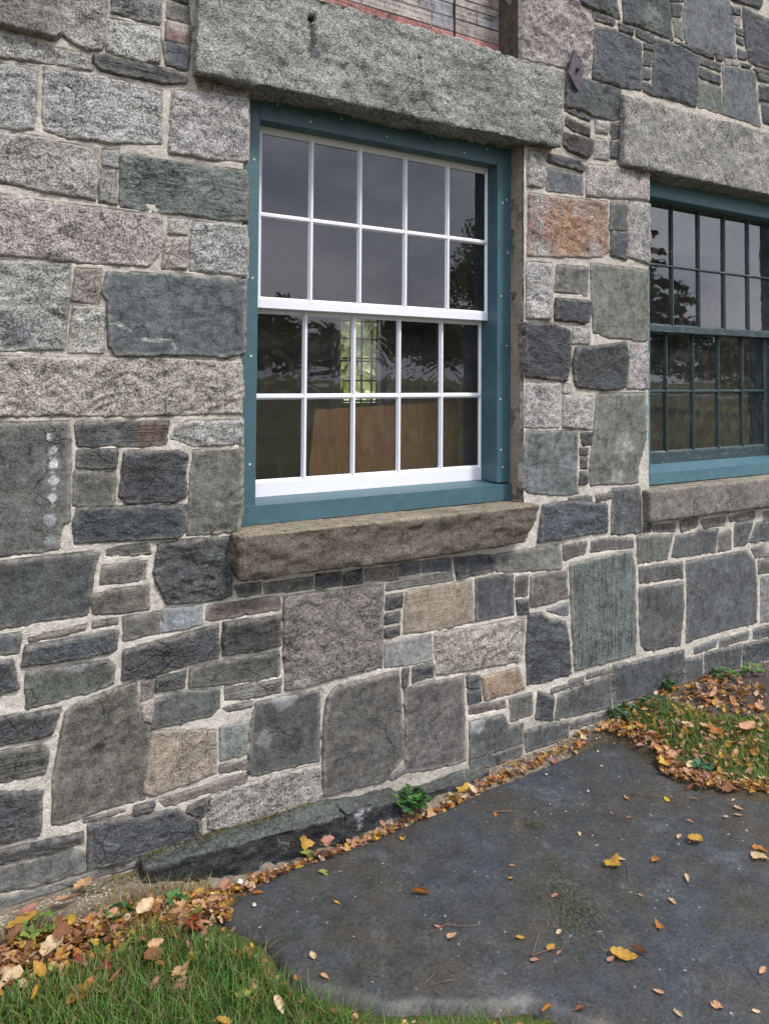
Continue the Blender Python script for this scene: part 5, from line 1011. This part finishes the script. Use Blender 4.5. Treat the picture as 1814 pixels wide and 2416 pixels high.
# ------------------------------------------------------------------ weeds
def weed(x,y,z,R,n,label,seed,lf=.02,cols_=('34552a','40652f','2c4a26'),flat=.6,group=None):
    rw=random.Random(seed); V=[];F=[];C=[]
    for k in range(n):
        a=rw.uniform(0,6.28); d=R*math.sqrt(rw.random()); hx,hy,hz=x+d*math.cos(a),y+d*math.sin(a)*.8,z+.012+rw.random()*R*flat*(1.3-d/R)
        c=np.array(lin(rw.choice(cols_)))*rw.uniform(.75,1.25); s_=lf*rw.uniform(.6,1.2)
        b=len(V); V+=[(x,y,z),(x+.0012,y,z),(hx+.001,hy,hz),(hx,hy,hz)]; F.append((b,b+1,b+2,b+3)); C+=[c*.8]*4
        tx,ty=rw.uniform(-.4,.4),rw.uniform(-.4,.4)
        for l_ in range(3):
            aa=a+(l_-1)*1.25; ca,sa=math.cos(aa),math.sin(aa); b=len(V)
            for u,v in ((0,0),(.45,-.34),(.8,-.36),(1,-.1),(1.02,.12),(.8,.36),(.45,.34)):
                px,py=(u*ca-v*sa)*s_,(u*sa+v*ca)*s_; V.append((hx+px,hy+py,hz+tx*px+ty*py-abs(v)*s_*.15+.003*rw.random())); C.append(c*(.85+.3*rw.random()))
            F.append(tuple(range(b,b+7)))
    o=mesh('weed_plant',V,F,M['foliage_near'],cols=np.array(C),smooth=False); return tag(o,label,'weed',group)
M['foliage_near']=attrmat('weed_leaf',.5,.2,90,.2,0)
weed(1.555,-.105,.012,.055,55,'bright green lobed weed growing between footing stone and flagstone',1,.022,flat=1.0)
weed(2.72,-.05,.06,.07,26,'dark green clover weed by the wall beside the red leaf',2,.022,('2d4a30','36583a'),.5)
weed(2.88,-.09,.07,.09,34,'dark green clover weeds in the leaves right of the flagstone corner',3,.022,('33543a','2c4a32'),.4)
weed(3.05,-.02,.09,.028,26,'small upright green weed growing at the wall base',4,.02,flat=2.6)
weed(3.42,-.06,.10,.06,24,'pale green weed beside the gravel path at the far right',5,.022,('4a6a30','42602c'),.5)
weed(3.60,-.10,.10,.05,20,'green weed nearest the right edge of the photo',6,.022,('557a35','4c7030'),.6)
weed(2.66,-.49,.03,.025,8,'single blue green weed at the slab corner',7,.026,('3a5f42','41684a'),.8)
weed(.50,-.21,.055,.03,14,'small green weed in the leaves at the left wall foot',8,.015)
weed(.66,-.235,.04,.028,10,'small green weed left of the flagstone tip',9,.02)
weed(.3,-.17,.055,.05,18,'low yellow green weed at the wall foot on the far left',10,.018,('6f8038','5f7838'))
# ------------------------------------------------------------------ gravel and pebbles
def pebble_data(seed):
    rp_=random.Random(seed); V=[];n=7
    for k,(zz,rr_) in enumerate(((-.5,.5),(0,.9),(.45,.6))):
        for i in range(n): a=i/n*6.283; q=rr_*rp_.uniform(.75,1.15); V.append((q*math.cos(a),q*math.sin(a)*.8,zz*.7+rp_.uniform(-.08,.08)))
    F=[tuple(range(n))[::-1],tuple(range(2*n,3*n))]+[(k*n+i,k*n+(i+1)%n,(k+1)*n+(i+1)%n,(k+1)*n+i) for k in (0,1) for i in range(n)]
    return np.array(V),F
PB=[pebble_data(i) for i in range(5)]; V=[];F=[];C=[];b=0
gp=[lin(c) for c in ('8c8478','a09688','6f6a62','b5aca0','7d7367','58544f')]
def gput(x,y,z_,s_,c):
    global b
    v,f=rl.choice(PB); V.append(v*s_+np.array([x,y,z_])); F.extend(tuple(i+b for i in q) for q in f); C.append(np.tile(np.array(c),(len(v),1))); b+=len(v)
for k in range(900): x=rl.uniform(.2,.62); y=-.03-abs(rl.gauss(0,.06)); gput(x,y,float(zg(x,y)),rl.uniform(.0015,.005),rl.choice(gp))
for k in range(1100): x=rl.uniform(1.9,4.2); y=-.01-abs(rl.gauss(0,.05)); gput(x,y,float(zg(x,y)),rl.uniform(.002,.006),rl.choice(gp))
for k in range(1500): x=rl.uniform(2.9,4.3); y=rl.uniform(-.6,-.03); gput(x,y,float(zg(x,y)),rl.uniform(.001,.004),rl.choice(gp[2:]))
for k in range(500): x,y=front_pt(rl); gput(x,y,float(zg(x,y)),rl.uniform(.001,.003),rl.choice(gp))
o=mesh('gravel',np.concatenate(V),F,M['pebble'],cols=np.concatenate(C),smooth=False); tag(o,'fine gravel and grit along the foot of the wall','gravel',kind='stuff')
def pebble(x,y,z_,s_,c,lab):
    v,f=PB[rl.randrange(5)]; o=mesh('pebble',v*np.array([1,1,1.1]),f,M['pebble'],cols=np.tile(np.array(lin(c)),(len(v),1)),smooth=False); o.location=(x,y,z_); o.scale=(s_,)*3; o.rotation_euler=(0,0,rl.uniform(0,6)); tag(o,lab,'pebble')
pebble(.87,-.185,.015,.013,'c9c6c8','white pointed pebble resting against the long black footing stone')
pebble(.865,-.31,.02,.009,'a8a49a','small pale crumb of mortar on the left tip of the flagstone')
pebble(2.17,-.36,.018,.008,'aaa8a2','small white pebble near the back of the flagstone')
pebble(2.12,-.19,.018,.007,'a9a49a','tiny pebble at the back right of the flagstone')
# twigs
def twig(pts,rad,lab,colr=None):
    mb=MB(); mb.tube([(x,y,.0165+dz) for x,y,dz in pts],rad,5,0,.5); o=mb.build('twig',M['twig'],None,True); tag(o,lab,'twig')
twig([(1.24,-.66,0),(1.30,-.66,.004),(1.34,-.69,.003),(1.39,-.71,0)],.0012,'thin dark curved twig in the middle of the flagstone')
twig([(1.76,-.27,0),(1.80,-.30,.002),(1.84,-.315,0)],.0025,'short black twig near the back of the flagstone')
twig([(1.43,-.87,.002),(1.46,-.875,.003),(1.52,-.885,0)],.0014,'tan leaf stalk twig in the left centre of the flagstone')
twig([(1.43,-.87,.0),(1.49,-.83,.006),(1.53,-.80,.003)],.0014,'short forked tan twig standing off the long stalk')
twig([(1.13,-.80,0),(1.17,-.79,.002)],.0012,'tiny straw near the front edge of the flagstone')
twig([(1.15,-.85,0),(1.135,-.815,.004),(1.20,-.825,0)],.0013,'bent V shaped straw at the front edge of the flagstone')
twig([(2.29,-.45,0),(2.36,-.51,.003),(2.42,-.56,0)],.0011,'long thin tan stalk near the right side of the flagstone')
twig([(1.95,-1.13,0),(1.90,-1.18,.004),(1.86,-1.26,.003)],.0013,'dark curved twig near the bottom right of the photo')
twig([(1.95,-.74,0),(1.90,-.79,.003)],.0014,'pale straw beside the yellow brown leaf')
# ------------------------------------------------------------------ trees (seen in the glass and through the building)
def tree(x,y,H_,R,label,seed,conifer=False,cols_=('3a4a26','465a2c','2f3d20'),n=2600,dens=1.,group=None,ls=.16,low=.3):
    t=tag(empty('pine_tree' if conifer else 'tree',(x,y,0)),label,'tree',group); rt=random.Random(seed); mb=MB()
    mb.tube([(0,0,-.3),(.05,0,H_*.3),(0,.06,H_*.6),(.04,0,H_*.95)],H_*.022,8,0,.25)
    ends=[]
    for k in range(58 if conifer else 18):
        z_=H_*(.18+0.76*k/58) if conifer else H_*rt.uniform(low,.75); a=rt.uniform(0,6.28)
        l_=R*(1.05-(z_/H_))*1.25*rt.uniform(.65,1.1) if conifer else R*rt.uniform(.6,.95)
        e_=(l_*math.cos(a),l_*math.sin(a),z_+(l_*.1 if conifer else l_*rt.uniform(.2,.9))); mb.tube([(0,0,z_),(e_[0]*.5,e_[1]*.5,z_+(e_[2]-z_)*.6),e_],H_*.006,5,0,.3); ends.append((z_,e_,l_))
    mb.build('trunk',M['bark'],t,True)
    r_=np.random.RandomState(seed); V=[];C=[]
    cl=np.array([lin(c) for c in cols_])
    for (z_,e_,l_) in ends:
        m=n//len(ends)
        if conifer:
            u=r_.uniform(.15,1.05,m)**.8; px=e_[0]*u+r_.randn(m)*.10*l_*(1.2-u); py=e_[1]*u+r_.randn(m)*.10*l_*(1.2-u); pz=z_+(e_[2]-z_)*u-.22*l_*u*u+r_.randn(m)*.04*l_
        else:
            q=r_.randn(m,3); q/=np.linalg.norm(q,axis=1,keepdims=True); q*=(r_.uniform(.3,1,(m,1))**.5)*R*.48; px,py,pz=e_[0]*.8+q[:,0],e_[1]*.8+q[:,1],e_[2]+q[:,2]*.8
        V.append(np.stack([px,py,pz],-1)); C.append(np.tile(cl[r_.randint(len(cl))]*r_.uniform(.7,1.3),(m,1)))
    P=np.concatenate(V);C=np.concatenate(C);m=len(P); d1=r_.randn(m,3);d1/=np.linalg.norm(d1,axis=1,keepdims=True);d2=r_.randn(m,3);d2-=(d2*d1).sum(1,keepdims=True)*d1;d2/=np.linalg.norm(d2,axis=1,keepdims=True)
    s_=ls*r_.uniform(.5,1.3,(m,1)); Q4=np.stack([P-d1*s_,P-d2*s_*.5,P+d1*s_,P+d2*s_*.5],1).reshape(-1,3)
    mesh('crown',Q4,np.arange(m*4).reshape(-1,4),M['foliage'],t,cols=np.repeat(C,4,0),smooth=False); return t
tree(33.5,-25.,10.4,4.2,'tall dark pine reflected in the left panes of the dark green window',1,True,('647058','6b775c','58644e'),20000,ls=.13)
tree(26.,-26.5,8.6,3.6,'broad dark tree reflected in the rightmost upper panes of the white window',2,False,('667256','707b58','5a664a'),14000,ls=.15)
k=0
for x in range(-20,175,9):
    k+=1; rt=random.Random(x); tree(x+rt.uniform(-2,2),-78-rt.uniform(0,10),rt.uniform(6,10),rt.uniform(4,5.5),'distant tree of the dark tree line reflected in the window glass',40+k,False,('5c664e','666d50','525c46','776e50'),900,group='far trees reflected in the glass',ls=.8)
for k,(x,y,h_) in enumerate(((11,24,6),(14,24,7),(17,25,6),(20,26,7),(23,27,6),(26,28,7),(12,31,9),(17,32,10),(22,34,9),(27,36,10),(33,36,9))):
    tree(x,y,h_,3.6,'pale autumn tree seen through the building behind the far window',90+k,False,('d2d8a8','dcd8ae','c6cf9c','dccca0'),1500,low=.1,group='trees seen through the far window',ls=.45)
